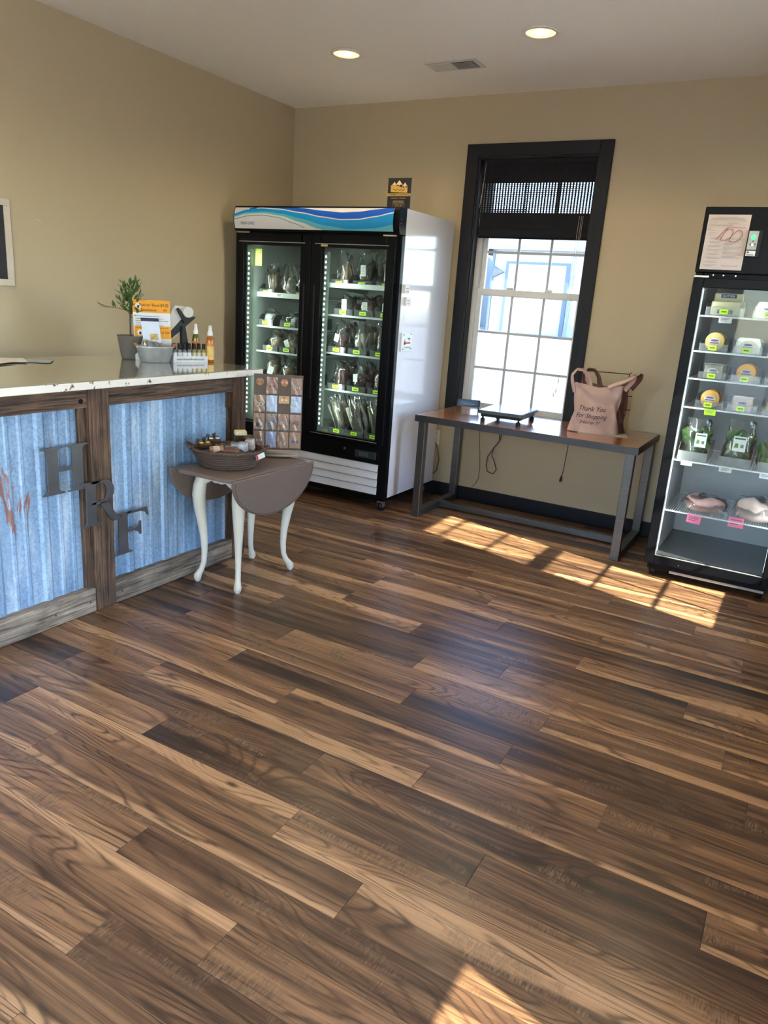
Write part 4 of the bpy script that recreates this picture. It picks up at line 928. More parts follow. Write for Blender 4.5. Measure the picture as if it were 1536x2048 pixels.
# LED columns
for lx in (-3.800, -3.105):
    l = part('led_channel', MB().box(lx-.014, lx+.014, fb_+.005, fb_+.03, .54, 1.78), M_LEDBAR, fg)
    dm = MB()
    for k in range(34): dm.cbox((lx-.004, fb_+.003, .565+k*.0358), (.008, .004, .013))
    part('led_row', dm, M_LED, l)
    ld = bpy.data.lights.new('led_light', 'AREA'); ld.shape = 'RECTANGLE'; ld.size = .02; ld.size_y = 1.2; ld.energy = 2.0; ld.color = (.80,1.0,.90)
    lo = bpy.data.objects.new('led_light', ld); COL.objects.link(lo); lo.parent = fg; lo.location = Vector((lx+.022, fb_+.02, 1.16))-fg.location
    lo.rotation_euler = Vector((.75,.66,0)).to_track_quat('-Z', 'Y').to_euler()
# lower band: lock, controller, louvres
part('lock', MB().tube([(-2.838, FY+.006, .425), (-2.838, FY-.004, .425)], .010, 14), M_CHROME, fg)
cn = part('controller', MB().box(-2.750, -2.575, FY+.001, FY+.006, .378, .432), pm('controller_black', (.03,.04,.045), .25), fg, bw=.001)
part('display_window', MB().box(-2.715, -2.640, FY+.0002, FY+.001, .390, .420), pm('digits_grey', (.05,.075,.08), .3), cn)
LH = (.345-.118)/4
for k in range(4):
    z0 = .118+k*LH
    part('louvre', MB().prism([(FY+.03,z0),(FY+.004,z0+.004),(FY+.016,z0+LH-.002),(FY+.03,z0+LH-.002)], (FX1-.075)-(FX0+.02), (FX0+.02,0,0), (0,1,0), (0,0,1)), M_WHITE, fg, bw=.002)
part('grille_backing', MB().box(FX0+.02, FX1-.075, FY+.031, fb_+.02, FZ0, .345), M_BLACKSAT, fg)
part('underpan', MB().box(FX0+.03, FX1-.03, fb_, FYB-.05, .070, FZ0), M_BLACK, fg)
for (x, y) in ((FX0+.09, FY+.12), (FX1-.055, FY+.055), (FX0+.09, FYB-.09), (FX1-.055, FYB-.09)):
    c_ = part('caster', MB().box(x-.022, x+.022, y-.02, y+.02, .062, .0705).box(x-.024, x-.020, y-.016, y+.020, .03, .064).box(x+.020, x+.024, y-.016, y+.020, .03, .064), pm('caster_zinc', (.35,.34,.33), .35, .8), fg)
    part('wheel', MB().tube([(x-.018, y+.006, .032), (x+.018, y+.006, .032)], .0315, 18), M_BLACKSAT, c_)
# sign box with printed wave
SY = 4.437; SZ0, SZ1 = 1.898, FZ1
def sface(t): return SY+.022*(2*t-1)**2                       # bowed front, t from bottom to top
prof_ = [(sface(i/10), SZ0+(SZ1-SZ0)*i/10) for i in range(11)]
sgn = part('sign_box', MB().prism([(fb_, SZ0)]+[(p[0]+.004, p[1]) for p in prof_]+[(fb_, SZ1)], FX1-FX0, (FX0,0,0), (0,1,0), (0,0,1)), M_BLACK, fg, bw=.002)
U0, U1 = FX0+.014, FX1-.040
def band_(lo, hi, lift, u0=0.0, u1=1.0, n=48):
    """strip between two curves v(u), v measured from the top of the face"""
    mb = MB()
    def pt(u, v):
        v = min(.985, max(.0, v)); t = .93-.86*v
        return (U0+(U1-U0)*u, sface(t)-lift, SZ0+(SZ1-SZ0)*t)
    return mb.grid(lambda s_, t_: pt(u0+(u1-u0)*s_, lo(u0+(u1-u0)*s_)+(hi(u0+(u1-u0)*s_)-lo(u0+(u1-u0)*s_))*t_), n, 8)
def curve(pts):
    def f(u):
        for (a, va), (b_, vb) in zip(pts, pts[1:]):
            if u <= b_:
                t = (u-a)/(b_-a) if b_ > a else 0; t = max(0, min(1, t)); t = t*t*(3-2*t)*.5+t*.5; return va+(vb-va)*t
        return pts[-1][1]
    return f
top_e = curve([(0,.26),(.06,.10),(.14,-.01),(.25,-.04),(.40,-.01),(.45,.02),(.58,.13),(.70,.20),(.80,.16),(.90,.05),(1,-.05)])
mid_e = curve([(0,.30),(.08,.10),(.18,.03),(.30,.08),(.45,.24),(.58,.42),(.70,.53),(.80,.51),(.90,.38),(1,.20)])
low_e = curve([(0,.46),(.08,.30),(.20,.26),(.32,.38),(.45,.66),(.55,.92),(.60,1.05),(1,1.05)])
low2 = curve([(0,.40),(.08,.24),(.20,.18),(.32,.28),(.45,.50),(.60,.78),(.75,.92),(.90,.86),(1,.70)])
grey_e = curve([(0,.56),(.10,.40),(.20,.36),(.30,.46),(.40,.70),(.48,.92)])
part('sign_face', band_(lambda u: 0, lambda u: 1, .0045), pm('sign_white', (.80,.80,.80), .25, var=.02), sgn)
part('wave_light', band_(mid_e, low_e, .0050), pm('wave_teal', srgb(104,196,214), .25, var=.1, vs=5), sgn)
part('wave_cyan', band_(mid_e, low2, .0055), pm('wave_cyan', srgb(22,156,222), .25, var=.1, vs=5), sgn)
part('wave_blue', band_(top_e, mid_e, .0060, .10), pm('wave_blue', srgb(34,96,205), .25, var=.12, vs=5), sgn)
part('wave_crest', band_(lambda u: mid_e(u)-.035, lambda u: mid_e(u)+.012, .0064, .15), pm('sign_white', (.80,.80,.80), .25, var=.02), sgn)
part('wave_line', band_(lambda u: grey_e(u)-.02, lambda u: grey_e(u)+.02, .0055, 0, .47), pm('wave_grey', srgb(140,158,176), .3), sgn)
part('lettering', MB().text('NOR-LAKE', .030, (U0+.125, sface(.28)-.0065, SZ0+(SZ1-SZ0)*.24), (1,0,0), (0,0,1), width=.125), pm('logo_grey', srgb(120,132,150), .4), sgn)
for z in (1.965, 1.99): part('screw', MB().tube([(FX1-.012, SY+.035, z), (FX1+.0015, SY+.035, z)], .004, 8), M_CHROME, sgn)
# things stuck to the fridge side
for (y0, y1, z0, z1, lb) in ((4.555, 4.615, 1.535, 1.59, 'small white thermometer clip stuck high on the fridge side'), (4.585, 4.655, 1.455, 1.51, 'white reminder magnet with dark marks under the thermometer clip')):
    r = thing('fridge_magnet', lb, 'magnet', (FX1, (y0+y1)/2, z0), 0, 'white magnets on the fridge side')
    part('block', MB().box(FX1+.0005, FX1+.020, y0, y1, z0, z1), pm('magnet_white', (.78,.77,.74), .4), r, bw=.002)
    mk = MB()
    for a_ in range(2):
        for b_ in range(3): mk.cbox((FX1+.0204, y0+.016+b_*.013, z0+.014+a_*.018), (.0008, .006, .006))
    part('marks', mk, M_INK, r)
pl = thing('thank_you_plaque', 'white plaque with red and green writing on the fridge side', 'plaque', (FX1, 4.63, 1.155))
part('plate', MB().box(FX1+.002, FX1+.014, 4.57, 4.72, 1.150, 1.275), pm('plaque_white', (.72,.78,.80), .3, var=.04), pl, bw=.002)
for (y_, z_) in ((4.592,1.262),(4.70,1.265),(4.592,1.166),(4.70,1.168)): part('screw', MB().tube([(FX1+.014,y_,z_),(FX1+.017,y_,z_)], .0045, 8), pm('screw_dark', (.06,.06,.07), .5), pl)
sc_ = MB()
sc_.tube([(FX1+.0148, 4.605, 1.195), (FX1+.0148, 4.612, 1.228), (FX1+.0148, 4.619, 1.195)], .003, 5)
sc_.tube([(FX1+.0148, 4.622+i*.004, 1.200+.010*abs(math.sin(i*1.1))) for i in range(18)], .0032, 5)
part('red_script', sc_, pm('script_red', (.55,.10,.12), .5), pl)
part('green_script', MB().tube([(FX1+.0148, 4.655+i*.004, 1.235+.006*math.sin(i*1.7)) for i in range(9)], .0022, 5).tube([(FX1+.0148, 4.61+i*.005, 1.176+.004*math.sin(i*1.3)) for i in range(16)], .0018, 5), pm('script_green', (.10,.42,.25), .5), pl)
# member plaque on top of the fridge
pq = thing('member_plaque', 'black and gold chamber member plaque standing on the fridge', 'plaque', (-2.555, 4.55, FZ1))
PY = 4.545; M_GOLD = pm('gold_print', srgb(214,176,92), .35, .3, var=.12, vs=40)
part('panel', MB().box(-2.640, -2.470, PY, PY+.008, FZ1+.0005, 2.250), pm('plaque_black', (.02,.02,.024), .3), pq, bw=.001)
part('gold_field', MB().prism([(-2.618,2.165),(-2.494,2.160),(-2.494,2.192),(-2.53,2.192),(-2.585,2.206),(-2.618,2.206)], .001, (0,PY,0), (1,0,0), (0,0,1)), M_GOLD, pq)
for (cx_, w2, zb, zt) in ((-2.592,.026,2.205,2.226), (-2.556,.036,2.206,2.236), (-2.514,.030,2.196,2.222)):
    part('peak', MB().prism([(cx_-w2*.75,zb),(cx_-w2*.25,zb+.004),(cx_,zb-.004),(cx_+w2*.3,zb+.005),(cx_+w2*.75,zb-.002),(cx_,zt)], .001, (0,PY,0), (1,0,0), (0,0,1)), pm('peak_cream', srgb(226,196,160), .4), pq)
part('gold_bar', MB().box(-2.642, -2.468, PY-.002, PY, 2.140, 2.156), M_GOLD, pq)
part('lettering', MB().text('CHAMBER of COMMERCE', .013, (-2.555, PY-.0022, 2.1435), (1,0,0), (0,0,1), width=.155).tube([(-2.60+i*.006, PY-.0016, 2.178+.005*math.sin(i*1.4)) for i in range(16)], .0012, 4), M_INK, pq)
part('gold_lettering', MB().text('MEMBER', .022, (-2.555, PY-.0002, 2.098), (1,0,0), (0,0,1), width=.082).text('2025-26', .018, (-2.555, PY-.0002, 2.078), (1,0,0), (0,0,1), width=.06).box(-2.610, -2.560, PY-.0008, PY-.0001, 2.1262, 2.1295).box(-2.552, -2.502, PY-.0008, PY-.0001, 2.1262, 2.1290), pm('dull_gold', srgb(176,146,96), .4), pq)
fr_ = MB()
for (a_, b_, c_, d_) in ((-2.600,-2.510,2.071,2.0725),(-2.600,-2.510,2.0945,2.096),(-2.600,-2.5985,2.0725,2.0945),(-2.5115,-2.510,2.0725,2.0945)): fr_.box(a_, b_, PY-.001, PY, c_, d_)
part('year_frame', fr_, pm('dull_gold', srgb(176,146,96), .4), pq)

# ------------------------------------------------------------------ goods bins used in both coolers
GR = random.Random(11)
def bin_thing(x0, x1, y0, y1, z, h, label, group, tag_mt=M_LIME, tag_w=.055, mt=None):
    r = thing('storage_bin', label, 'bin', ((x0+x1)/2, (y0+y1)/2, z), 0, group)
    t = .0025; hf = h*.55
    mb = MB().box(x0, x1, y0, y0+t, z, z+hf).box(x0, x1, y1-t, y1, z, z+h).box(x0+t, x1-t, y0+t, y1-t, z, z+t)
    for x in (x0, x1-t): mb.prism([(y0,z),(y1,z),(y1,z+h),(y0+.04,z+h),(y0,z+hf)], t, (x,0,0), (0,1,0), (0,0,1))
    part('tub', mb, M_BINPL if mt is None else mt, r)
    if tag_mt:
        c = (x0+x1)/2-.005
        lb = part('price_label', MB().box(c-tag_w/2, c+tag_w/2, y0-.0016, y0-.0002, z+hf*.5-.013, z+hf*.5+.013), tag_mt, r)
        part('price_print', MB().box(c-tag_w*.32, c+tag_w*.32, y0-.0020, y0-.0016, z+hf*.5-.0035, z+hf*.5+.0035), pm('label_ink', (.10,.14,.03), .6), lb)
    return r
def bag_thing(name, c, d, rz, col, label, cat, group, lean=0.0, paper=None, tall=1.35, papercol=(.62,.66,.60), film=None, form='chunks', roll=0.0):
    """a product in a clear pouch: irregular contents, flattened film with a crimped top and a paper label"""
    r = thing(name, label, cat, c, rz, group); r.rotation_euler = (lean, roll, rz)
    q = random.Random(int(c[0]*9973)+int(c[2]*7919)+int(c[1]*331)); ct_ = MB()
    if form == 'sticks':
        for k in range(7):
            x = (k-3)/3.2*d[0]*.36; t = q.uniform(-.02,.02)
            ct_.tube([(x, q.uniform(-.2,.2)*d[1], .004), (x+t, q.uniform(-.2,.2)*d[1], d[2]*.5), (x+t*2.2, q.uniform(-.15,.15)*d[1], d[2]*q.uniform(.85,1.0))], d[0]*.085, 6)
    elif form == 'slab':
        ct_.grid(lambda u, v: (d[0]*.44*math.copysign(abs(math.cos(2*math.pi*u))**.45, math.cos(2*math.pi*u))*max(.03, math.sin(math.pi*min(.999, max(.001, v))))**.35, d[1]*.40*math.copysign(abs(math.sin(2*math.pi*u))**.6, math.sin(2*math.pi*u))*max(.03, math.sin(math.pi*v))**.35, d[2]*.5*(1-math.cos(math.pi*v))+.004*math.sin(11*u*2+9*v)), 20, 10)
    else:
        for k in range(8):
            rr = q.uniform(.20,.30)*min(d[0], d[2]*1.1); z = q.uniform(.12,.78)*d[2]
            ct_.sphere((q.uniform(-.26,.26)*d[0], q.uniform(-.12,.12)*d[1], max(z, rr*.75)), (rr*q.uniform(.7,1.25), min(rr, d[1]*.40), rr*q.uniform(.65,1.2)), 8, 6)
    part('contents', ct_, pm('goods_%.3f_%.3f_%.3f' % col, col, .5, var=.55, vs=45, bump=.5, bs=60), r, False)
    ph0 = q.uniform(0, 6)
    def sleeve(u, v):
        an = 2*math.pi*u; H = d[2]*tall
        th = d[1]*.52*(max(0, 1-(max(0, v-.55)/.45)**1.5))*min(1, .25+v*4)+.0015
        wx = d[0]*(.47+.03*math.sin(5*v+ph0))*(1-.10*math.exp(-((v-.72)/.12)**2))+.004*math.sin(17*v+ph0)
        cr = .007*math.sin(6*an+ph0+9*v)*min(1, v*1.4)
        return (wx*math.copysign(abs(math.cos(an))**.7, math.cos(an)), th*math.sin(an)+cr, H*v+(.012*math.sin(3*an+ph0) if v > .9 else 0)+.001)
    part('film', MB().grid(sleeve, 24, 14), M_FILM if film is None else film, r, False)
    if paper:
        pw, ph_, px, pz, pr = paper
        U = Vector((math.cos(pr), 0, math.sin(pr))); V = Vector((-math.sin(pr), 0, math.cos(pr)))
        lb = part('paper_label', MB().prism([(-pw/2,-ph_/2),(pw/2,-ph_/2),(pw/2,ph_/2),(-pw/2,ph_/2)], .001, (px, -d[1]*.56-.006, pz), U, V), pm('label_%.2f' % papercol[0], papercol, .6), r, False)
        ln = MB()
        for w_ in range(4): ln.prism([(-pw*.34,ph_*(.26-.18*w_)),(pw*(.30-.1*(w_ % 2)),ph_*(.26-.18*w_)),(pw*(.30-.1*(w_ % 2)),ph_*(.30-.18*w_)),(-pw*.34,ph_*(.30-.18*w_))], .0006, Vector((px, -d[1]*.56-.0068, pz)), U, V)
        part('label_print', ln, pm('print_grey', (.18,.19,.19), .6), lb, False)
    return r
# shelves
def shelf(name, par, x0, x1, y0, y1, z, lip_h, lip_mt):
    mb = MB().box(x0, x1, y0+.006, y0+.012, z-.010, z-.004).box(x0, x1, y1-.008, y1, z-.010, z-.004)
    n = int((x1-x0)/.026)
    for k in range(n+1): mb.box(x0+(x1-x0-.003)*k/n, x0+(x1-x0-.003)*k/n+.003, y0+.006, y1, z-.004, z-.0005)
    s_ = part(name, mb, pm('shelf_wire', (.62,.66,.64), .35, .3), par)
    part('shelf_lip', MB().box(x0, x1, y0, y0+.005, z-.010, z-.010+lip_h), lip_mt, s_, bw=.001)
    for x in (x0+.004, x1-.006): part('bracket', MB().prism([(y0+.05,z-.010),(y0+.09,z-.010),(y0+.02,z-.045)] and [(y0+.03,z-.012),(y1,z-.012),(y1,z-.05)], .002, (x,0,0), (0,1,0), (0,0,1)), pm('bracket_grey', (.3,.31,.31), .5), s_)
    return s_
M_LIPW = pm('price_strip', (.72,.77,.72), .4, var=.03); M_LIPM = pm('lip_metal', (.60,.64,.62), .3, .3)
LXS = (-3.815, -3.205); RXS = (-3.160, -2.535)
SYF, SYB = 4.665, 5.215
RZ = [1.553, 1.352, 1.080, .811]; LZ = [1.452, 1.226, 1.035, .80]
for i, z in enumerate(RZ): shelf('shelf', fg, RXS[0], RXS[1], SYF, SYB, z, .034 if i == 0 else .014, M_LIPW if i == 0 else M_LIPM)
for i, z in enumerate(LZ): shelf('shelf', fg, LXS[0], LXS[1], SYF, SYB, z, .036 if i == 0 else .014, M_LIPW if i == 0 else M_LIPM)
MEAT = (.10,.035,.03); MEAT2 = (.16,.06,.045); BREAD = (.36,.24,.13); PALE = (.55,.48,.38); TAN = (.30,.20,.12); BONE = (.42,.36,.28); DARKB = (.07,.045,.035); GREENT = (.17,.16,.07)
# right door: label centres measured along each shelf; goods per bin
rlev = [(1.553, [-3.068,-2.875,-2.680], [(TAN,'tan bagged jerky'), (DARKB,'dark bagged cut with a tall pale label'), (BREAD,'upright tan bagged stick')], .20),
        (1.352, [-3.022,-2.852,-2.676], [(DARKB,'dark frozen cut with a white strip label'), (MEAT,'dark red frozen pack with a cream label'), (MEAT,'dark frozen pack with a round white tag')], .13),
        (1.080, [-3.065,-2.887,-2.699], [(MEAT2,'brown frozen roast with a slanted white label'), (BONE,'pale bagged bones'), (DARKB,'dark pack with a big white label')], .19),
        (.811, [-3.054,-2.878,-2.699], [(MEAT2,'red-brown bagged ribs'), (MEAT,'dark red bagged meat with a white label'), (MEAT2,'red bagged cut partly behind the door frame')], .18),
        (.480, [-3.028,-2.871,-2.704], [(BONE,'tan long bagged bones'), (BONE,'greenish leaning bagged bones'), (GREENT,'olive leaning bag')], .22)]
lv_names = ['top shelf', 'second shelf', 'third shelf', 'fourth shelf', 'bottom']
sidesn = ['left', 'middle', 'right']
for li, (z, xs, goods, gh) in enumerate(rlev):
    for k, cx_ in enumerate(xs):
        x0, x1 = cx_-.078, min(cx_+.082, -2.537)
        bin_thing(x0, x1, SYF-.008+.012, SYF+.26, z+.0008, .085, 'clear bin with lime label, %s of the %s behind right fridge door' % (sidesn[k], lv_names[li]), 'clear bins in the two-door fridge')
        col, desc = goods[k]; d = (.125, .12, gh*.82)
        if li == 4:
            for q_, nm in enumerate(('front', 'middle', 'rear')):
                bag_thing('bagged_goods', (cx_+.025+.012*q_, SYF+.050+.075*q_, z+.008), (.105, .050, .25), GR.uniform(-.08,.08), [col, BONE, TAN][q_], '%s, %s one of the %s bin at the bottom, right door' % (desc, nm, sidesn[k]), 'bagged food', 'bagged goods in the two-door fridge', tall=1.12, form='sticks' if q_ != 1 else 'slab', roll=-.30-.05*q_)
            continue
        paper = None
        if 'label' in desc or 'tag' in desc: paper = (.042, .075 if 'tall' in desc or 'strip' in desc else .055, .0 if k < 2 else .01, gh*.55, -.25 if 'slanted' in desc else .06)
        bag_thing('bagged_goods', (cx_, SYF+.085, z+.006), d, GR.uniform(-.25,.25), col, '%s, %s of the %s, right fridge door' % (desc, sidesn[k], lv_names[li]), 'bagged food', 'bagged goods in the two-door fridge', paper=paper, tall=1.45 if li in (0, 2) else 1.3, form='sticks' if ('stick' in desc or 'bones' in desc or 'ribs' in desc or 'jerky' in desc) else 'slab' if ('pack' in desc or 'cut' in desc) else 'chunks')
        bag_thing('bagged_goods', (cx_+GR.uniform(-.01,.01), SYF+.205, z+.006), (.125,.09,gh*.92), GR.uniform(-.3,.3), [MEAT2, DARKB, TAN, BONE][GR.randrange(4)], 'bagged pack at the back, %s bin of the %s, right fridge door' % (sidesn[k], lv_names[li]), 'bagged food', 'bagged goods in the two-door fridge', tall=1.2, form=['chunks','sticks','slab'][GR.randrange(3)])
llev = [(1.452, [-3.724,-3.565,-3.412], [(TAN,'tall crinkled bag of brown sticks'), (PALE,'loose bag of pale chips'), (BONE,'bag of pale pretzels behind the centre post')], .20, (1,0,1)),
        (1.226, [-3.727,-3.516,-3.352], [((.62,.62,.58),'flat white frozen pack'), ((.60,.60,.56),'frosted white pack'), (BREAD,'bag of tan rolls')], .10, (1,1,1)),
        (1.035, [-3.678,-3.518,-3.352], [(BREAD,'low bag of golden rolls'), (BREAD,'leaning tan bread bag with a white label'), (TAN,'brown bread bag')], .13, (1,1,1)),
        (.80, [-3.70,-3.53,-3.375], [(TAN,'brown sausage bag with a white label'), (BREAD,'tan bread bag in a tall bin'), (TAN,'tan bag with a large white label')], .17, (1,1,1))]
for li, (z, xs, goods, gh, hasbin) in enumerate(llev):
    for k, cx_ in enumerate(xs):
        x0, x1 = max(cx_-.075, LXS[0]+.006), min(cx_+.072, LXS[1]-.005)
        if hasbin[k]: bin_thing(x0, x1, SYF+.004, SYF+.26, z+.0008, .085, 'clear bin with lime label, %s of the %s behind left fridge door' % (sidesn[k], lv_names[li]), 'clear bins in the two-door fridge')
        col, desc = goods[k]
        paper = (.045, .06, 0, gh*.5, .4 if 'leaning' in desc else -.3) if 'label' in desc else None
        bag_thing('bagged_goods', (cx_, SYF+.085, z+.006), (.125, .12, gh*.85), GR.uniform(-.3,.3), col, '%s, %s of the %s, left fridge door' % (desc, sidesn[k], lv_names[li]), 'bagged food', 'bagged goods in the two-door fridge', paper=paper, tall=1.35, form='sticks' if ('stick' in desc or 'pretzel' in desc) else 'slab' if 'frozen' in desc else 'chunks')
        if li in (0, 2, 3): bag_thing('bagged_goods', (cx_+GR.uniform(-.01,.01), SYF+.205, z+.006), (.125,.09,gh*.95), GR.uniform(-.3,.3), [TAN, BREAD, BONE][GR.randrange(3)], 'bagged pack at the back, %s of the %s, left fridge door' % (sidesn[k], lv_names[li]), 'bagged food', 'bagged goods in the two-door fridge', tall=1.2)
sl = thing('shelf_notice', 'yellow-green notice hanging inside the left fridge door', 'notice', (-3.755, 4.60, 1.66))
part('sheet', MB().box(-3.785, -3.722, 4.600, 4.602, 1.665, 1.785), pm('notice_olive', srgb(150,150,40), .6), sl)
part('print', MB().box(-3.775, -3.735, 4.5985, 4.600, 1.755, 1.760).box(-3.775, -3.740, 4.5985, 4.600, 1.715, 1.719).box(-3.772, -3.738, 4.5985, 4.600, 1.69, 1.694), pm('notice_ink', (.12,.13,.05), .6), sl)
sp_ = thing('price_strip_card', 'small printed price card on the top left fridge shelf', 'price tag', (-3.60, SYF, 1.45))
part('card', MB().box(-3.635, -3.565, SYF-.0016, SYF-.0002, 1.447, 1.476), M_PAPER, sp_)
part('print', MB().box(-3.625, -3.578, SYF-.0020, SYF-.0016, 1.466, 1.469).box(-3.618, -3.585, SYF-.0020, SYF-.0016, 1.455, 1.459), M_INK, sp_)
# wall outlet and the fridge cord
ol = thing('wall_outlet', 'white outlet plate on the back wall beside the fridge', 'outlet', (-2.49, YB, .40))
part('plate', MB().box(-2.535, -2.46, YB-.006, YB-.0005, .40, .515), M_VINYL, ol, bw=.002)
part('socket', MB().box(-2.512, -2.483, YB-.008, YB-.006, .415, .445).box(-2.512, -2.483, YB-.008, YB-.006, .47, .50), pm('socket_white', (.6,.59,.56), .4), ol)
single('power_cord', MB().tube([(.012,.038,.29), (.035,.034,.24), (.055,.030,.16), (.045,.026,.07), (.0,.030,.02), (-.03,.033,.015)], .0045, 8), pm('cord_grey', (.10,.095,.09), .6), 'grey power cord looping out behind the white fridge', 'cord', loc=(-2.500, YB-.05, .125))
# ------------------------------------------------------------------ single-door glass cooler at the right
KX0, KX1, KY, KYB = -.646, .040, 4.44, 5.20
kc = thing('upright_cooler', 'tall black single-door glass cooler of cheese and greens', 'fridge', (-.30, 4.8, 0))
M_LIN2 = pm('cooler_liner_grey', (.42,.43,.45), .5, var=.05)
kb = KY+.045; w_ = .04
part('cabinet', MB().box(KX0, KX0+w_, kb, KYB, .10, 2.07).box(KX1-w_, KX1, kb, KYB, .10, 2.07).box(KX0+w_, KX1-w_, KYB-.045, KYB, .10, 2.07).box(KX0+w_, KX1-w_, kb, KYB-.045, 1.70, 2.07).box(KX0+w_, KX1-w_, kb, KYB-.045, .10, .128), M_BLACK, kc, bw=.004)
part('liner', MB().box(KX0+w_, KX0+w_+.005, kb, KYB-.045, .128, 1.70).box(KX1-w_-.005, KX1-w_, kb, KYB-.045, .128, 1.70).box(KX0+w_+.005, KX1-w_-.005, KYB-.05, KYB-.045, .128, 1.70).box(KX0+w_+.005, KX1-w_-.005, kb, KYB-.05, 1.694, 1.70), M_LIN2, kc)
part('floor_pan', MB().box(KX0+w_+.005, KX1-w_-.005, kb, KYB-.05, .128, .134), pm('pan_dark', (.06,.062,.07), .3, var=.2, vs=5), kc)
part('header', MB().box(KX0, KX1, KY, kb, 1.742, 2.07), M_BLACK, kc, bw=.005)
part('side_led', MB().box(KX0+w_+.006, KX0+w_+.016, kb+.004, kb+.016, .16, 1.66), pm('led_tube', (.9,.95,1), .4, emit=(.82,.93,1.0), es=.9), kc)
part('side_led', MB().box(KX1-w_-.016, KX1-w_-.006, kb+.004, kb+.016, .16, 1.66), pm('led_tube', (.9,.95,1), .4, emit=(.82,.93,1.0), es=.9), kc)
for (lx, dx) in ((KX0+w_+.02, .75), (KX1-w_-.02, -.75)):
    ld = bpy.data.lights.new('led_light', 'AREA'); ld.shape = 'RECTANGLE'; ld.size = .02; ld.size_y = 1.4; ld.energy = 1.0; ld.color = (.88,.96,1.0)
    lo = bpy.data.objects.new('led_light', ld); COL.objects.link(lo); lo.parent = kc; lo.location = Vector((lx, kb+.02, .92))-kc.location
    lo.rotation_euler = Vector((dx,.66,0)).to_track_quat('-Z', 'Y').to_euler()
dk_ = part('door', MB().box(KX0, -.592, KY, kb-.004, .088, 1.716).box(-.014, KX1, KY, kb-.004, .088, 1.716).box(-.592, -.014, KY, kb-.004, 1.666, 1.716).box(-.592, -.014, KY, kb-.004, .088, .142), M_BLACK, kc, bw=.004)
part('glass', MB().box(-.600, -.006, KY+.012, KY+.016, .136, 1.672), M_DOORGL, dk_)
part('gasket_bead', MB().box(-.592, -.589, KY+.002, KY+.012, .142, 1.666).box(-.589, -.014, KY+.002, KY+.012, .142, .145), pm('gasket_silver', (.45,.48,.5), .3, .5), dk_)
part('hinge', MB().box(KX0+.002, KX0+.075, KY+.004, KY+.03, 1.718, 1.727), M_CHROME, kc)
for x in (-.55, -.50, -.44): part('hinge_bolt', MB().tube([(x, KY+.004, 1.731), (x, KY-.002, 1.731)], .004, 8), M_CHROME, kc)
part('kick_plate', MB().box(KX0+.02, KX1-.02, KY+.02, KY+.05, .052, .086), M_BLACK, kc)
part('kick_strip', MB().box(-.497, KX1-.03, KY+.014, KY+.020, .046, .060), pm('kick_silver', (.35,.33,.30), .4, .4), kc)
part('door_screw', MB().tube([(-.452, KY+.001, .108), (-.452, KY-.002, .108)], .003, 8), M_CHROME, kc)
for (x, y) in ((KX0+.05, KY+.07), (KX1-.05, KY+.07), (KX0+.05, KYB-.08), (KX1-.05, KYB-.08)):
    c_ = part('caster', MB().box(x-.024, x+.024, y-.022, y+.022, .066, .10).box(x-.024, x-.019, y-.016, y+.022, .025, .066).box(x+.019, x+.024, y-.016, y+.022, .025, .066), M_BLACKSAT, kc)
    part('wheel', MB().tube([(x-.017, y+.004, .031), (x+.017, y+.004, .031)], .0305, 16), M_BLACKSAT, c_)
part('underbody', MB().box(KX0+.03, KX1-.03, KY+.09, KYB-.02, .07, .10), M_BLACK, kc)
# thermostat
th = part('thermostat', MB().box(-.418, -.352, KY-.014, KY, 1.825, 1.957), M_BLACKSAT, kc, bw=.003)
part('face', MB().box(-.413, -.368, KY-.0155, KY-.014, 1.862, 1.952), pm('face_silver', (.45,.47,.46), .35), th)
part('display', MB().tube([(-.390, KY-.0160, 1.922), (-.390, KY-.0175, 1.922)], .0115, 16), pm('lcd_green', (.05,.5,.12), .4, emit=(.05,.8,.18), es=1.2), th)
part('button', MB().tube([(-.398, KY-.0155, 1.888), (-.398, KY-.017, 1.888)], .006, 12), pm('button_grey', (.2,.2,.18), .5), th)
part('button', MB().tube([(-.378, KY-.0155, 1.888), (-.378, KY-.017, 1.888)], .006, 12), pm('button_grey', (.2,.2,.18), .5), th)
part('button', MB().tube([(-.388, KY-.0155, 1.902), (-.388, KY-.017, 1.902)], .005, 12), pm('button_grey', (.2,.2,.18), .5), th)
part('indicator', MB().tube([(-.389, KY-.0160, 1.886), (-.389, KY-.0180, 1.886)], .0045, 10), pm('lamp_yellow', (.8,.8,.3), .4, emit=(.9,.9,.35), es=4), th)
part('sticker', MB().box(-.413, -.368, KY-.0155, KY-.014, 1.831, 1.857), M_PAPER, th)
part('sticker_print', MB().box(-.408, -.399, KY-.0160, KY-.0155, 1.846, 1.852).box(-.408, -.375, KY-.0160, KY-.0155, 1.835, 1.838), M_INK, th)
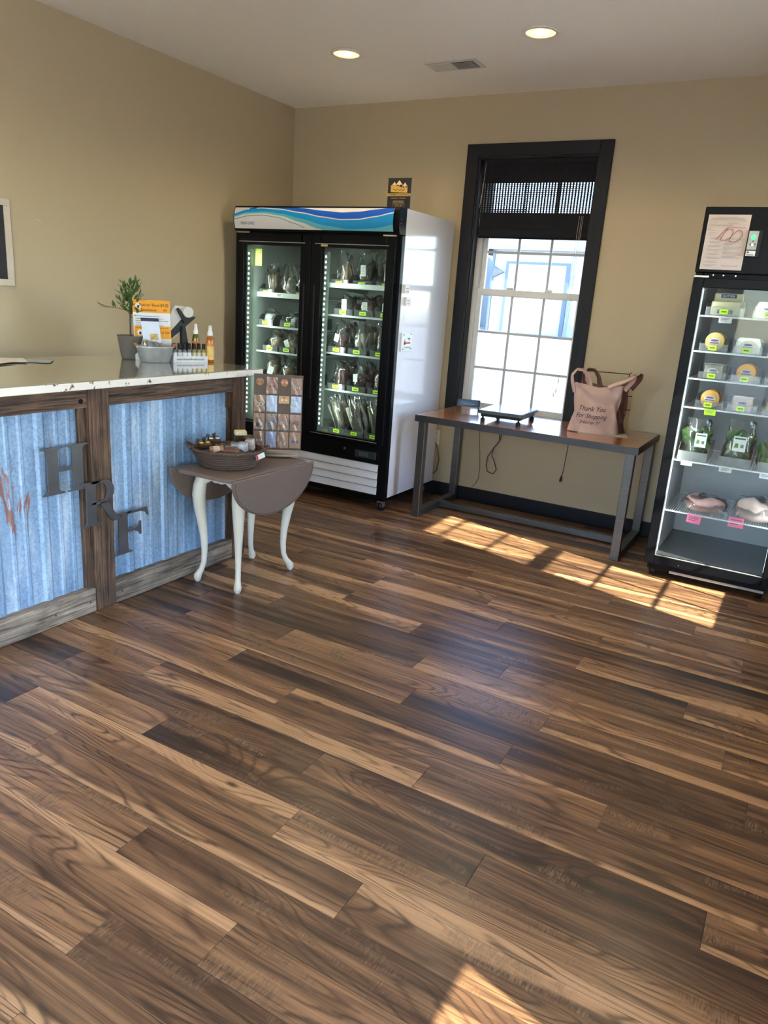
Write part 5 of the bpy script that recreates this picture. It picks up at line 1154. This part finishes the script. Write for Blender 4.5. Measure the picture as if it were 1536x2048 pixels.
# inspection sheet with the red 100
isp = thing('inspection_sheet', 'typed inspection report with a red handwritten 100 on the cooler header', 'paper', (-.52, KY, 1.76))
shq = lambda u, v: (-.625+.204*u+.002*v, KY-.002-.001*math.sin(3*v), 1.759+.272*v)
mbp = MB().grid(shq, 4, 8); mbp.grid(lambda u, v: tuple(Vector(shq(1-u, v))+Vector((0,.0008,0))), 4, 8)
part('sheet', mbp, pm('paper_pinkish', (.66,.56,.50), .7, var=.05), isp)
M_TYPE = pm('faint_type', (.30,.24,.21), .7)
ln = MB(); q_ = random.Random(5)
def il(u0, u1, v, h=.006): ln.box(-.625+.204*u0, -.625+.204*u1, KY-.0036, KY-.0031, 1.759+.272*v, 1.759+.272*(v+h))
il(.22,.72,.95); il(.10,.86,.93); il(.05,.90,.905); il(.05,.95,.885,.004); il(.48,.74,.845,.008); il(.05,.24,.845); il(.05,.94,.82,.003); il(.05,.62,.80); il(.05,.92,.78,.003); il(.05,.12,.74); il(.05,.26,.715); il(.08,.26,.665); il(.08,.20,.63); il(.05,.30,.61,.003)
for k in range(22):
    v = .58-k*.0235
    if k % 3 != 2: il(.06+.1*q_.random(), .36+.10*q_.random(), v, .005)
    if k < 16: il(.48, .62+.32*q_.random(), v-.005, .005)
part('typed_lines', ln, M_TYPE, isp)
def pl_(pts): return [(-.625+.204*u, KY-.0042, 1.759+.272*v) for u, v in pts]
red = MB()
red.tube(pl_([(.28,.545),(.36,.63),(.46,.73),(.52,.77)]), .0013, 5)
red.tube(pl_([(.50,.745),(.44,.64),(.38,.56),(.40,.535),(.52,.545),(.62,.60),(.66,.68),(.64,.735),(.56,.75),(.47,.70)]), .0013, 5)
red.tube(pl_([(.72,.70),(.64,.63),(.59,.55),(.62,.52),(.72,.51),(.82,.55),(.88,.63),(.87,.70),(.79,.725),(.71,.69)]), .0013, 5)
red.tube(pl_([(.50,.765),(.60,.775),(.75,.765),(.92,.765)]), .0008, 5)
part('red_hundred', red, pm('red_marker', (.42,.05,.04), .6), isp)
part('signature', MB().tube(pl_([(.52+.022*i, .075+.012*math.sin(i*2.3)) for i in range(18)]), .0007, 4).tube(pl_([(.12+.018*i, .06+.008*math.sin(i*2.9)) for i in range(10)]), .0006, 4), pm('pen_mauve', (.32,.25,.38), .6), isp)
# shelves and goods
CS = [1.526, 1.333, 1.180, 1.018, .707, .400]
KSY = 4.565
M_WIRE = pm('white_wire', (.70,.72,.74), .35)
for i, z in enumerate(CS):
    mb = MB().box(-.600, -.004, KSY, KSY+.005, z-.009, z-.001).box(-.600, -.004, KSY+.012, KSY+.016, z-.009, z-.004).box(-.600, -.004, KYB-.065, KYB-.06, z-.009, z-.003)
    s_ = part('wire_shelf', mb, M_WIRE, kc)
    wires = MB()
    for k in range(46): wires.box(-.598+k*.0130, -.5955+k*.0130, KSY+.002, KYB-.06, z-.003, z-.0008)
    part('shelf_wires', wires, M_WIRE, s_)['kind'] = 'stuff'
CHEESE = srgb(232,196,120); CHED = srgb(226,138,40); WHITEC = srgb(224,216,196); BUTTER = srgb(222,212,170)
def cheese(c, kind, col, label, rz=0.0):
    r = thing('wrapped_cheese', label, 'cheese', c, rz, 'wrapped cheeses in the black cooler')
    mt = pm('cheese_%.2f_%.2f' % (col[0], col[2]), col, .45, var=.06, vs=20)
    if kind == 'wheel':
        part('wheel', MB().lathe([(.0,0),(.046,.0),(.050,.004),(.050,.030),(.046,.034),(.0,.034)], 28), mt, r, False)
        for ob in r.children:
            for v in ob.data.vertices: v.co = Vector((v.co.x, v.co.z-.017, v.co.y+.050))
        part('wrap', MB().grid(lambda u, v: (.056*math.cos(2*math.pi*u)*(1+.05*math.sin(9*u*6.28)), -.022+.044*v, .052+.056*math.sin(2*math.pi*u)*(1+.04*math.sin(7*u*6.28))), 36, 3), M_FILM, r, False)
        cy_, zc, yy = .0, .05, -.0185
    elif kind == 'half':
        pts = [(.052*math.cos(t), .052*math.sin(t)) for t in [math.pi*i/18 for i in range(19)]]
        part('half_wheel', MB().prism([(p[0], p[1]*1.35) for p in pts], .036, (0,.018,.002), (1,0,0), (0,0,1)), mt, r, False, bw=.003)
        part('wrap', MB().prism([(-.062,.0),(.062,.0),(.064,.05),(.050,.082),(-.050,.082),(-.064,.05)], .044, (0,.022,.002), (1,0,0), (0,0,1)), M_FILM, r, False)
        zc, yy = .040, -.0185
    else:
        part('block', MB().box(-.046,.046,-.020,.020,.002,.074), mt, r, False, bw=.004)
        part('wrap', MB().box(-.052,.052,-.024,.024,.0015,.086), M_FILM, r, False)
        zc, yy = .040, -.0255
    lg = part('oval_label', MB().prism([(.030*math.cos(t), .019*math.sin(t)) for t in [2*math.pi*i/20 for i in range(20)]], .0008, (0, yy-.0022, zc), (1,0,0), (0,0,1)), pm('cheese_label', (.62,.60,.58), .5, var=.2, vs=60), r, False)
    part('label_print', MB().prism([(.022*math.cos(t), .007+.006*math.sin(t)) for t in [2*math.pi*i/14 for i in range(14)]], .0006, (0, yy-.0030, zc), (1,0,0), (0,0,1)), pm('label_blue', (.10,.11,.22), .5, var=.5, vs=90), lg, False)
    part('label_band', MB().box(-.024,.024,yy-.0036,yy-.0030,zc-.010,zc-.003), pm('label_redband', (.35,.08,.09), .5), lg, False)
def kbin(x0, x1, z, label, h=.075, tagm=M_LIME): return bin_thing(x0, x1, KSY+.004, KSY+.24, z, h, label, 'clear bins in the black cooler', tagm, .042)
# butter on the top shelf
kbin(-.572, -.375, CS[0], 'clear bin of butter packs with a lime label, top cooler shelf', .085)
for (y, z, tl, lb) in ((KSY+.052, CS[0]+.0035, 0, 'upright white butter pack with a blue band, front of the top cooler bin'), (KSY+.125, CS[0]+.0035, 1, 'upright white butter pack with a blue band, behind the first in the top cooler bin')):
    r = thing('butter_pack', lb, 'butter', (-.476, y, z), 0, 'butter packs in the black cooler')
    part('block', MB().box(-.075,.075,-.028,.028,0,.075+.045*tl), pm('butter_wrap', BUTTER, .5, var=.05), r, False, bw=.008)
    part('blue_band', MB().box(-.040,.040,-.0290,-.0282,.010+.085*tl,.030+.085*tl), pm('band_navy', (.05,.06,.20), .5), r, False)
    part('lettering', MB().text('BUTTER', .016, (0,-.0292,.014+.085*tl), (1,0,0), (0,0,1), width=.06), pm('letter_white', (.7,.7,.75), .5), r, False)
kbin(-.335, -.165, CS[0], 'clear bin of orange cheese at the right of the top cooler shelf', .075)
cheese((-.265, KSY+.06, CS[0]+.0035), 'half', CHED, 'crinkle-wrapped orange half cheese on the top cooler shelf')
for (x0, x1, z, k, col, nm) in ((-.572,-.423,CS[1],'wheel',CHEESE,'pale yellow round cheese, left on the second cooler shelf'), (-.398,-.250,CS[1],'half',CHEESE,'pale yellow cut cheese, middle of the second cooler shelf'), (-.225,-.08,CS[1],'wheel',CHED,'orange round cheese, right on the second cooler shelf'),
                          (-.552,-.402,CS[2],'block',WHITEC,'white block cheese, left on the third cooler shelf'), (-.382,-.232,CS[2],'wheel',srgb(232,170,70),'golden round cheese, middle of the third cooler shelf'), (-.212,-.06,CS[2],'wheel',CHEESE,'pale round cheese, right on the third cooler shelf'),
                          (-.540,-.392,CS[3],'wheel',srgb(222,160,80),'round cheese with a red label, left on the fourth cooler shelf'), (-.372,-.218,CS[3],'block',CHED,'bright orange block cheese, middle of the fourth cooler shelf'), (-.198,-.05,CS[3],'wheel',srgb(232,170,70),'golden round cheese, right on the fourth cooler shelf')):
    kbin(x0, x1, z, 'clear bin of the '+nm)
    cheese(((x0+x1)/2-.003, KSY+.050, z+.0036), k, col, nm)
    cheese(((x0+x1)/2+.006, KSY+.110, z+.0036), k, col, nm.replace(', ', ', second row, ', 1), .1)
# greens in bags
M_GREEN = pm('lettuce_leaf', (.045,.11,.025), .45, var=.6, vs=30)
M_GRNLBL = pm('label_leafgreen', (.08,.28,.08), .5)
def greens(cx_, y, z, w, h, label, papern, seed):
    r = thing('bagged_greens', label, 'salad greens', (cx_, y, z), 0, 'bagged greens in the black cooler'); q = random.Random(seed)
    mt2 = pm('lettuce_pale', (.12,.22,.05), .45, var=.5, vs=30)
    for k in range(34):
        x = q.uniform(-.40,.40)*w; z0 = q.uniform(.06,.66)*h; a_ = q.uniform(-1.0,1.0); yy = -.040+.075*k/34; s_ = q.uniform(.75,1.15); L_ = .050*s_+.02; p0 = q.uniform(0, 6)
        ux = Vector((math.cos(a_), .35*math.sin(p0), math.sin(a_))); vx = Vector((-math.sin(a_), .30*math.cos(p0), math.cos(a_)))
        part('leaf', MB().grid(lambda u, v: tuple(Vector((x, yy, z0))+ux*((u-.5)*.052*s_*max(.08, math.sin(math.pi*(.10+.86*v)))**.7)+vx*((v-.35)*L_)+Vector((0, .010*abs(u-.5)*2-.006*v+.005*math.sin(16*v+9*abs(u-.5)+p0)*abs(u-.5)*2, 0))), 6, 7), [M_GREEN, M_GREEN, mt2][k % 3], r, False)
    ph0 = q.uniform(0, 6)
    part('bag', MB().grid(lambda u, v: (w*.5*math.cos(2*math.pi*u)*(1-.12*v*v)+.004*math.sin(31*v+ph0), (.055*(1-.7*v*v)+.004)*math.sin(2*math.pi*u)+.004*math.sin(12*math.pi*u+9*v), h*v+.002), 30, 14), M_FILM, r, False)
    if papern:
        px, pz, pw, ph_ = papern
        lb = part('label', MB().box(px-pw/2, px+pw/2, -.066, -.065, pz-ph_/2, pz+ph_/2), pm('greens_label', (.72,.76,.72), .5), r, False)
        part('label_leaf', MB().prism([(-.4*pw,-.28*ph_),(-.05*pw,-.25*ph_),(-.08*pw,.0),(-.3*pw,.05*ph_)], .0006, (px,-.0664,pz), (1,0,0), (0,0,1)), M_GRNLBL, lb, False)
        part('label_title', MB().box(px-pw*.40, px+pw*.40, -.0668, -.0662, pz+ph_*.30, pz+ph_*.40), pm('label_darkgreen', (.04,.12,.05), .5), lb, False)
        part('label_code', MB().box(px+.10*pw, px+.34*pw, -.0668, -.0662, pz-.25*ph_, pz-.02*ph_), pm('print_grey', (.18,.19,.19), .6), lb, False)
gb = [(-.583,-.422), (-.358,-.192), (-.160,-.03)]
M_BINW = glassy('milky_bin', (.97,.98,.98), haze=.35, hazecol=(.85,.88,.90), rough=.2)
for (a_, b_), nm in zip(gb, ('left', 'middle', 'right')):
    bin_thing(a_, b_, KSY+.004, KSY+.30, CS[4], .10, 'milky bin under the bagged greens, %s on the fifth cooler shelf' % nm, 'clear bins in the black cooler', None, mt=M_BINW)
greens(-.505, KSY+.090, CS[4]+.004, .150, .235, 'dark bagged greens at the left of the fifth cooler shelf', (.030,.120,.062,.080), 3)
greens(-.275, KSY+.090, CS[4]+.004, .155, .255, 'bagged bok choy with a white label, middle of the fifth cooler shelf', (.005,.130,.068,.085), 8)
greens(-.098, KSY+.090, CS[4]+.004, .125, .170, 'curly bagged greens at the right of the fifth cooler shelf', None, 15)
# frozen meat
PINKM = (.52,.30,.27); PALEM = (.60,.45,.40)
def meat(cx_, y, z, d, rz, col, label, seed):
    r = thing('bagged_meat', label, 'bagged meat', (cx_, y, z), rz, 'bagged meat in the black cooler'); q = random.Random(seed)
    mb = MB().grid(lambda u, v: (d[0]*.5*math.cos(2*math.pi*u)*math.sin(math.pi*(.03+.94*v))**.4*(1+.06*math.sin(5*math.pi*u+seed)), d[1]*.5*math.sin(2*math.pi*u)*math.sin(math.pi*(.03+.94*v))**.4, d[2]*(.5-.5*math.cos(math.pi*v))*(1+.10*math.sin(7*u*2+seed))), 24, 10)
    part('meat', mb, pm('meat_%.2f' % col[0], col, .4, var=.3, vs=25, bump=.5, bs=30), r, False)
    part('bag', MB().grid(lambda u, v: (d[0]*.55*(2*u-1)+.01*math.sin(13*v), -d[1]*.54+d[1]*1.2*v, d[2]*1.10*math.sin(math.pi*min(1, u*.96+.02))**.35*math.sin(math.pi*min(1, v*.96+.02))**.4+.005*math.sin(23*u+17*v+seed)+(.035*max(0, v-.75)*4)), 20, 18), M_FILM, r, False)
    part('zip_strip', MB().tube([(-d[0]*.46+d[0]*.92*i/8, d[1]*.20, d[2]*.94+.004*math.sin(i*1.3)) for i in range(9)], .0028, 5), pm('zip_blue', (.10,.10,.36), .4), r, False)
meat(-.395, KSY+.13, CS[5]+.001, (.235,.20,.085), 0, PINKM, 'pink frozen meat in a zip bag, left on the lowest cooler shelf', 2)
meat(-.120, KSY+.13, CS[5]+.001, (.215,.22,.125), 0, PALEM, 'pale chicken in a clear bag, right on the lowest cooler shelf', 5)
# tickets hung on the shelf lips
def ticket(name, cx_, z, w, h, mt, label, txt=None, rot=0.0):
    r = thing(name, label, 'price tag', (cx_, KSY, z), 0, 'tickets on the cooler shelves')
    U = Vector((math.cos(rot),0,math.sin(rot))); V = Vector((-math.sin(rot),-.10,math.cos(rot)))
    part('card', MB().prism([(-w/2,-h),(w/2,-h),(w/2,0),(-w/2,0)], .0008, (cx_, KSY-.0010, z), U, V), mt, r)
    ln = MB()
    for k in range(3): ln.prism([(-w*.36,-h*(.30+.2*k)),(w*(.34-.1*k),-h*(.30+.2*k)),(w*(.34-.1*k),-h*(.23+.2*k)),(-w*.36,-h*(.23+.2*k))], .0005, (cx_, KSY-.0019, z), U, V)
    part('writing', ln, pm('ticket_ink', (.16,.10,.10), .6), r)
M_PINK = pm('pink_note', srgb(250,128,168), .6, var=.04)
ticket('pink_note', -.428, CS[5]-.004, .078, .052, M_PINK, 'blank-looking pink note on the lowest shelf below the pink meat', rot=-.06)
ticket('pink_note', -.205, CS[5]+.026, .082, .060, M_PINK, 'pink handwritten note on the lowest shelf below the pale chicken', rot=.0)
ticket('price_ticket', -.463, CS[0]-.002, .066, .034, pm('ticket_grey', (.55,.55,.54), .6), 'pale ticket hanging under the butter bin')
ticket('price_ticket', -.452, CS[3]-.001, .060, .034, M_LIME, 'lime ticket hanging under the red-labelled cheese')
ticket('price_ticket', -.525, CS[4]-.003, .062, .026, M_PAPER, 'white ticket under the dark bagged greens')
ticket('price_ticket', -.315, CS[4]-.003, .066, .030, M_PAPER, 'white ticket under the bok choy')
ticket('price_ticket', -.105, CS[4]-.003, .066, .032, pm('ticket_blueish', (.55,.60,.68), .6), 'bluish ticket under the curly greens')
# ------------------------------------------------------------------ steel-framed table under the window
TX0, TX1, TY0, TY1, TZ = -2.325, -.805, 4.580, 5.270, .733
M_TABTOP = pm('oiled_table_wood', srgb(160,104,60), .20, var=.35, vs=3.0, stretch=(1.2,16,16), coat=.6, bump=.04, bs=20)
tb = thing('steel_frame_table', 'long table with oiled wood top and raw steel frame', 'table', (-1.565, 4.92, 0))
n_ = 5; pw_ = (TY1-TY0-.012)/n_
for k in range(n_): part('top_plank', MB().box(TX0+.006, TX1-.006, TY0+.006+k*pw_+.0004, TY0+.006+(k+1)*pw_-.0004, TZ-.032, TZ), M_TABTOP, tb, bw=.001)
part('edge_band', MB().box(TX0, TX1, TY0, TY0+.0055, TZ-.045, TZ-.0005).box(TX0, TX1, TY1-.0055, TY1, TZ-.045, TZ-.0005).box(TX0, TX0+.0055, TY0+.0055, TY1-.0055, TZ-.045, TZ-.0005).box(TX1-.0055, TX1, TY0+.0055, TY1-.0055, TZ-.045, TZ-.0005), pm('dark_steel_band', (.075,.075,.080), .42, .7, var=.2, vs=6), tb)
part('top_frame', MB().box(TX0+.04, TX1-.04, TY0+.006, TY0+.05, TZ-.045, TZ-.033).box(TX0+.04, TX1-.04, TY1-.05, TY1-.006, TZ-.045, TZ-.033), M_STEEL, tb)
for (x0, x1) in ((-2.298, -2.245), (-.877, -.822)):
    for (y0, y1) in ((4.588, 4.640), (5.212, 5.262)): part('leg', MB().box(x0, x1, y0, y1, 0.001, TZ-.045), M_STEEL, tb, bw=.003)
    part('foot_bar', MB().box(x0, x1, 4.640, 5.212, .001, .051), M_STEEL, tb, bw=.003)
part('stretcher', MB().box(-2.245, -.877, 4.935, 4.985, .008, .052), M_STEEL, tb, bw=.003)
# platform scale
sc0 = thing('platform_scale', 'low black and silver platform scale on the table', 'scale', (-1.765, 4.90, TZ), math.radians(0))
px0, px1, py0, py1 = -.155, .155, -.215, .215
rr_ = math.radians(4); sc0.rotation_euler = (0,0,rr_)
def rrect(x0, x1, y0, y1, r, n=5):
    p = []
    for (cx_, cy_, a0) in ((x1-r,y1-r,0),(x0+r,y1-r,90),(x0+r,y0+r,180),(x1-r,y0+r,270)): p += [(cx_+r*math.cos(math.radians(a0+90*i/n)), cy_+r*math.sin(math.radians(a0+90*i/n))) for i in range(n+1)]
    return p
part('pan', MB().prism(rrect(px0,px1,py0,py1,.02), .022, (0,0,.058), (1,0,0), (0,1,0)), pm('pan_grey', (.06,.08,.08), .35, .3), sc0, False, bw=.003)
part('steel_plate', MB().prism(rrect(px0+.008,px1-.008,py0+.008,py1-.008,.016), .002, (0,0,.080), (1,0,0), (0,1,0)), pm('plate_stainless', (.55,.57,.58), .18, .9, var=.08), sc0, False)
part('base_frame', MB().box(px0+.015,px1-.015,py0+.03,py1-.03,.036,.058), M_BLACKSAT, sc0, False, bw=.003)
for (x, y) in ((px0+.03,py0+.04),(px1-.03,py0+.04),(px0+.03,py1-.04),(px1-.03,py1-.04)): part('foot', MB().lathe([(.0,0.0005),(.015,.0005),(.016,.003),(.016,.020),(.012,.024),(.007,.025),(.007,.037),(.0,.037)], 14, (x,y,0), caps=False), M_BLACKSAT, sc0, False)
# scale read-out on a little stand
ro = thing('scale_readout', 'small dark blue scale display standing by the window', 'display', (-2.155, 5.105, TZ), math.radians(24))
part('screen_case', MB().box(-.085,.085,-.008,.012,.030,.082), pm('case_navy', (.03,.06,.11), .35), ro, False, bw=.003)
part('screen', MB().box(-.062,.066,-.0092,-.008,.042,.072), pm('lcd_blue', (.08,.16,.28), .2, var=.2), ro, False)
part('lcd_segments', MB().box(-.03,.045,-.0097,-.0092,.048,.052), pm('lcd_light', (.25,.38,.5), .4), ro, False)
for x in (-.078, .074): part('leg', MB().box(x-.004, x+.004, -.006, .010, .0005, .031), M_BLACKSAT, ro, False)
# carrier-bag rack
BGO = Vector((-1.165, 4.985, TZ))
bg_a = math.radians(18)
rk = thing('bag_rack', 'black wire rack holding shopping bags on the table', 'rack', tuple(BGO), bg_a)
part('base_sheet', MB().box(-.13,.19,-.13,.10,.0006,.004), pm('board_pale', (.55,.52,.46), .6), rk, False)
part('wire', MB().tube([(-.16,-.03,.405),(-.16,.06,.39),(-.16,.08,.012),(.16,.08,.012),(.16,.06,.39),(.16,-.03,.405)], .0032, 6), M_BLACKSAT, rk, False)
part('wire', MB().tube([(-.16,.06,.39),(.16,.06,.39)], .003, 6), M_BLACKSAT, rk, False)
for z in (.16, .25): part('wire', MB().tube([(.155,.03,z),(.195,.03,z)], .003, 6), M_BLACKSAT, rk, False)
M_BAGP = None
def bag_mat(name, col):
    mt, nt, N, L, b = nodes_of(name)
    tc = N.new('ShaderNodeTexCoord'); n = N.new('ShaderNodeTexNoise'); n.inputs['Scale'].default_value = 9; n.inputs['Detail'].default_value = 5; n.inputs['Distortion'].default_value = 1.2; L.new(tc.outputs['Object'], n.inputs['Vector'])
    mx = N.new('ShaderNodeMix'); mx.data_type = 'RGBA'; mx.inputs['A'].default_value = rgba([c*.86 for c in col]); mx.inputs['B'].default_value = rgba([min(1, c*1.1) for c in col]); L.new(n.outputs['Fac'], mx.inputs['Factor'])
    L.new(mx.outputs['Result'], b.inputs['Base Color']); b.inputs['Roughness'].default_value = .38
    bp = N.new('ShaderNodeBump'); bp.inputs['Strength'].default_value = .55; bp.inputs['Distance'].default_value = .012; L.new(n.outputs['Fac'], bp.inputs['Height']); L.new(bp.outputs[0], b.inputs['Normal'])
    tl = N.new('ShaderNodeBsdfTranslucent'); tl.inputs[0].default_value = rgba(col); ms = N.new('ShaderNodeMixShader'); ms.inputs[0].default_value = .22
    L.new(b.outputs[0], ms.inputs[1]); L.new(tl.outputs[0], ms.inputs[2]); L.new(ms.outputs[0], N['Material Output'].inputs['Surface'])
    return mt
M_BAGPK = bag_mat('pink_tan_plastic', srgb(226,194,182)); M_BAGBR = bag_mat('maroon_plastic', srgb(120,84,78))
def tshirt_bag(label, y_off, mt, wob, depth, prints=False, x_off=0.0, sx=1.0, fold=0.0):
    """vest carrier bag hanging open: body, two handle loops at the top"""
    r = thing('shopping_bag', label, 'shopping bag', tuple(BGO+Vector((-math.sin(bg_a)*y_off+math.cos(bg_a)*x_off, math.cos(bg_a)*y_off+math.sin(bg_a)*x_off, .005))), bg_a, 'carrier bags on the rack')
    W_ = .150*sx; H_ = .315
    def body(u, v):
        an = 2*math.pi*u; cx_ = math.copysign(abs(math.cos(an))**.55, math.cos(an)); sy_ = math.copysign(abs(math.sin(an))**.8, math.sin(an))
        w = W_*(1.02-.10*math.sin(math.pi*v)+.04*(1-v)+.03*max(0, v-.8)*5); dd = depth*(.9-.35*v+.15*math.sin(3*v+wob))
        x = w*cx_+.007*math.sin(9*v+wob+3*an); y = dd*sy_+.008*math.sin(14*v+5*an+wob)+.005*math.sin(23*u*2+wob)
        z = H_*v
        if v > .8: z -= (v-.8)*.30*H_*(1-abs(cx_))**1.2*1.2
        return (x, y, z)
    part('body', MB().grid(body, 40, 22), mt, r, False)
    part('bottom', MB().grid(lambda u, v: (W_*1.02*(2*u-1)*.98, depth*.85*(2*v-1)*(1-abs(2*u-1)**4*.3), .003+.004*math.sin(9*u+7*v)), 10, 6), mt, r, False)
    for s_ in (-1, 1):
        if s_ < 0:
            loop = [(-W_*.98,-.010,H_*.80), (-W_*1.16,-.018,H_*1.02), (-W_*1.20,-.016,H_*1.15), (-W_*1.02,-.010,H_*1.27), (-W_*.72,-.006,H_*1.26), (-W_*.50,-.006,H_*1.13), (-W_*.38,-.010,H_*.93)]
            wd = [.030,.022,.017,.017,.020,.026,.034]
        else:
            loop = [(W_*.40,-.010,H_*.93), (W_*.70,-.02,H_*1.02), (W_*1.02,-.03,H_*1.10), (W_*1.30,-.03,H_*1.20), (W_*1.42,-.02,H_*1.26), (W_*1.40,.0,H_*1.14), (W_*1.05,.0,H_*.92)]
            wd = [.036,.032,.030,.026,.020,.026,.034]
        def strap(u, v):
            t = v*(len(loop)-1); i = min(len(loop)-2, int(t)); f = t-i; p = Vector(loop[i]).lerp(Vector(loop[i+1]), f); w2 = wd[i]+(wd[i+1]-wd[i])*f
            d_ = (Vector(loop[i+1])-Vector(loop[i])).normalized(); n2 = Vector((-d_.z, 0, d_.x))
            return tuple(p+n2*((u-.5)*w2)+Vector((0, .010*math.sin(math.pi*u*2+4*v+wob)-.004, 0)))
        part('handle_loop', MB().grid(strap, 6, 26), mt, r, False)
    if prints:
        tx = MB()
        yq = lambda: -depth*1.02-.007
        for (s_, sz, x, z, w2) in (('Thank You', .044, -.028, .142, .170), ('For Shopping', .042, -.028, .096, .195), ('Here !!', .032, -.036, .056, .125)):
            tx.text(s_, sz, (x, -.5, z), (1,0,0), (0,0,1), shear=.35, width=w2, depth=.0002)
        vs = []
        for (x, y, z) in tx.v:
            v = z/H_; w = W_*(1.02-.10*math.sin(math.pi*v)+.04*(1-v)); dd = depth*(.9-.35*v+.15*math.sin(3*v+wob))
            cx_ = max(-.999, min(.999, x/w)); c0 = math.copysign(abs(cx_)**(1/.55), cx_); an = -math.acos(max(-1, min(1, c0))); sy_ = -abs(math.sin(an))**.8
            u = (an/(2*math.pi)) % 1.0
            yy = dd*sy_+.008*math.sin(14*v+5*2*math.pi*u+wob)+.005*math.sin(23*u*2+wob)
            vs.append((x, yy-.0040, z))
        tx.v = vs
        part('printed_lettering', tx, pm('print_maroon', (.045,.018,.02), .5), r, False)
    return r
tshirt_bag('pink-tan Thank You For Shopping carrier bag at the front of the rack', -.055, M_BAGPK, 1.3, .052, True, -.03)
tshirt_bag('maroon carrier bag pressed behind the pink-tan one', .035, M_BAGBR, 3.1, .034, False, .035, .93)
# cords hanging under the table
single('power_cord', MB().tube([(0,0,.69), (.004,.0,.60), (.012,.0,.53), (-.035,.004,.46), (-.070,.006,.40), (-.075,.006,.33), (-.060,.004,.285), (-.01,.0,.275), (.012,.0,.31), (-.01,.0,.37), (-.035,.0,.41), (-.030,.004,.47), (.015,.004,.54), (.028,.0,.62), (.030,.0,.69)], .0042, 8), pm('cord_dark', (.05,.05,.052), .55), 'looped dark power cord hanging under the left half of the table', 'cord', loc=(-1.93, 5.20, -.005))
single('power_cord', MB().tube([(-.02,0,.69), (-.022,0,.55), (-.008,.01,.42), (.004,.012,.30), (.0,.012,.21), (-.03,.03,.16), (-.06,.04,.13)], .0025, 6), pm('cord_dark', (.05,.05,.052), .55), 'thin dark wire running from the table down to the baseboard', 'cord', loc=(-2.06, 5.20, -.003))
pc = thing('hanging_plug', 'loose dark plug dangling on a cord below the table', 'cord', (-1.395, 5.16, .30))
part('cord', MB().tube([(-1.385,5.16,.688), (-1.39,5.16,.55), (-1.398,5.16,.40), (-1.405,5.16,.355)], .0030, 6), pm('cord_dark', (.05,.05,.052), .55), pc)
part('plug', MB().tube([(-1.405,5.16,.358), (-1.407,5.16,.335), (-1.408,5.16,.315)], [.004,.010,.011], 10), M_BLACKSAT, pc, bw=.001)
part('prong', MB().box(-1.415, -1.4125, 5.157, 5.163, .297, .316), M_CHROME, pc); part('prong', MB().box(-1.4035, -1.401, 5.157, 5.163, .297, .316), M_CHROME, pc)
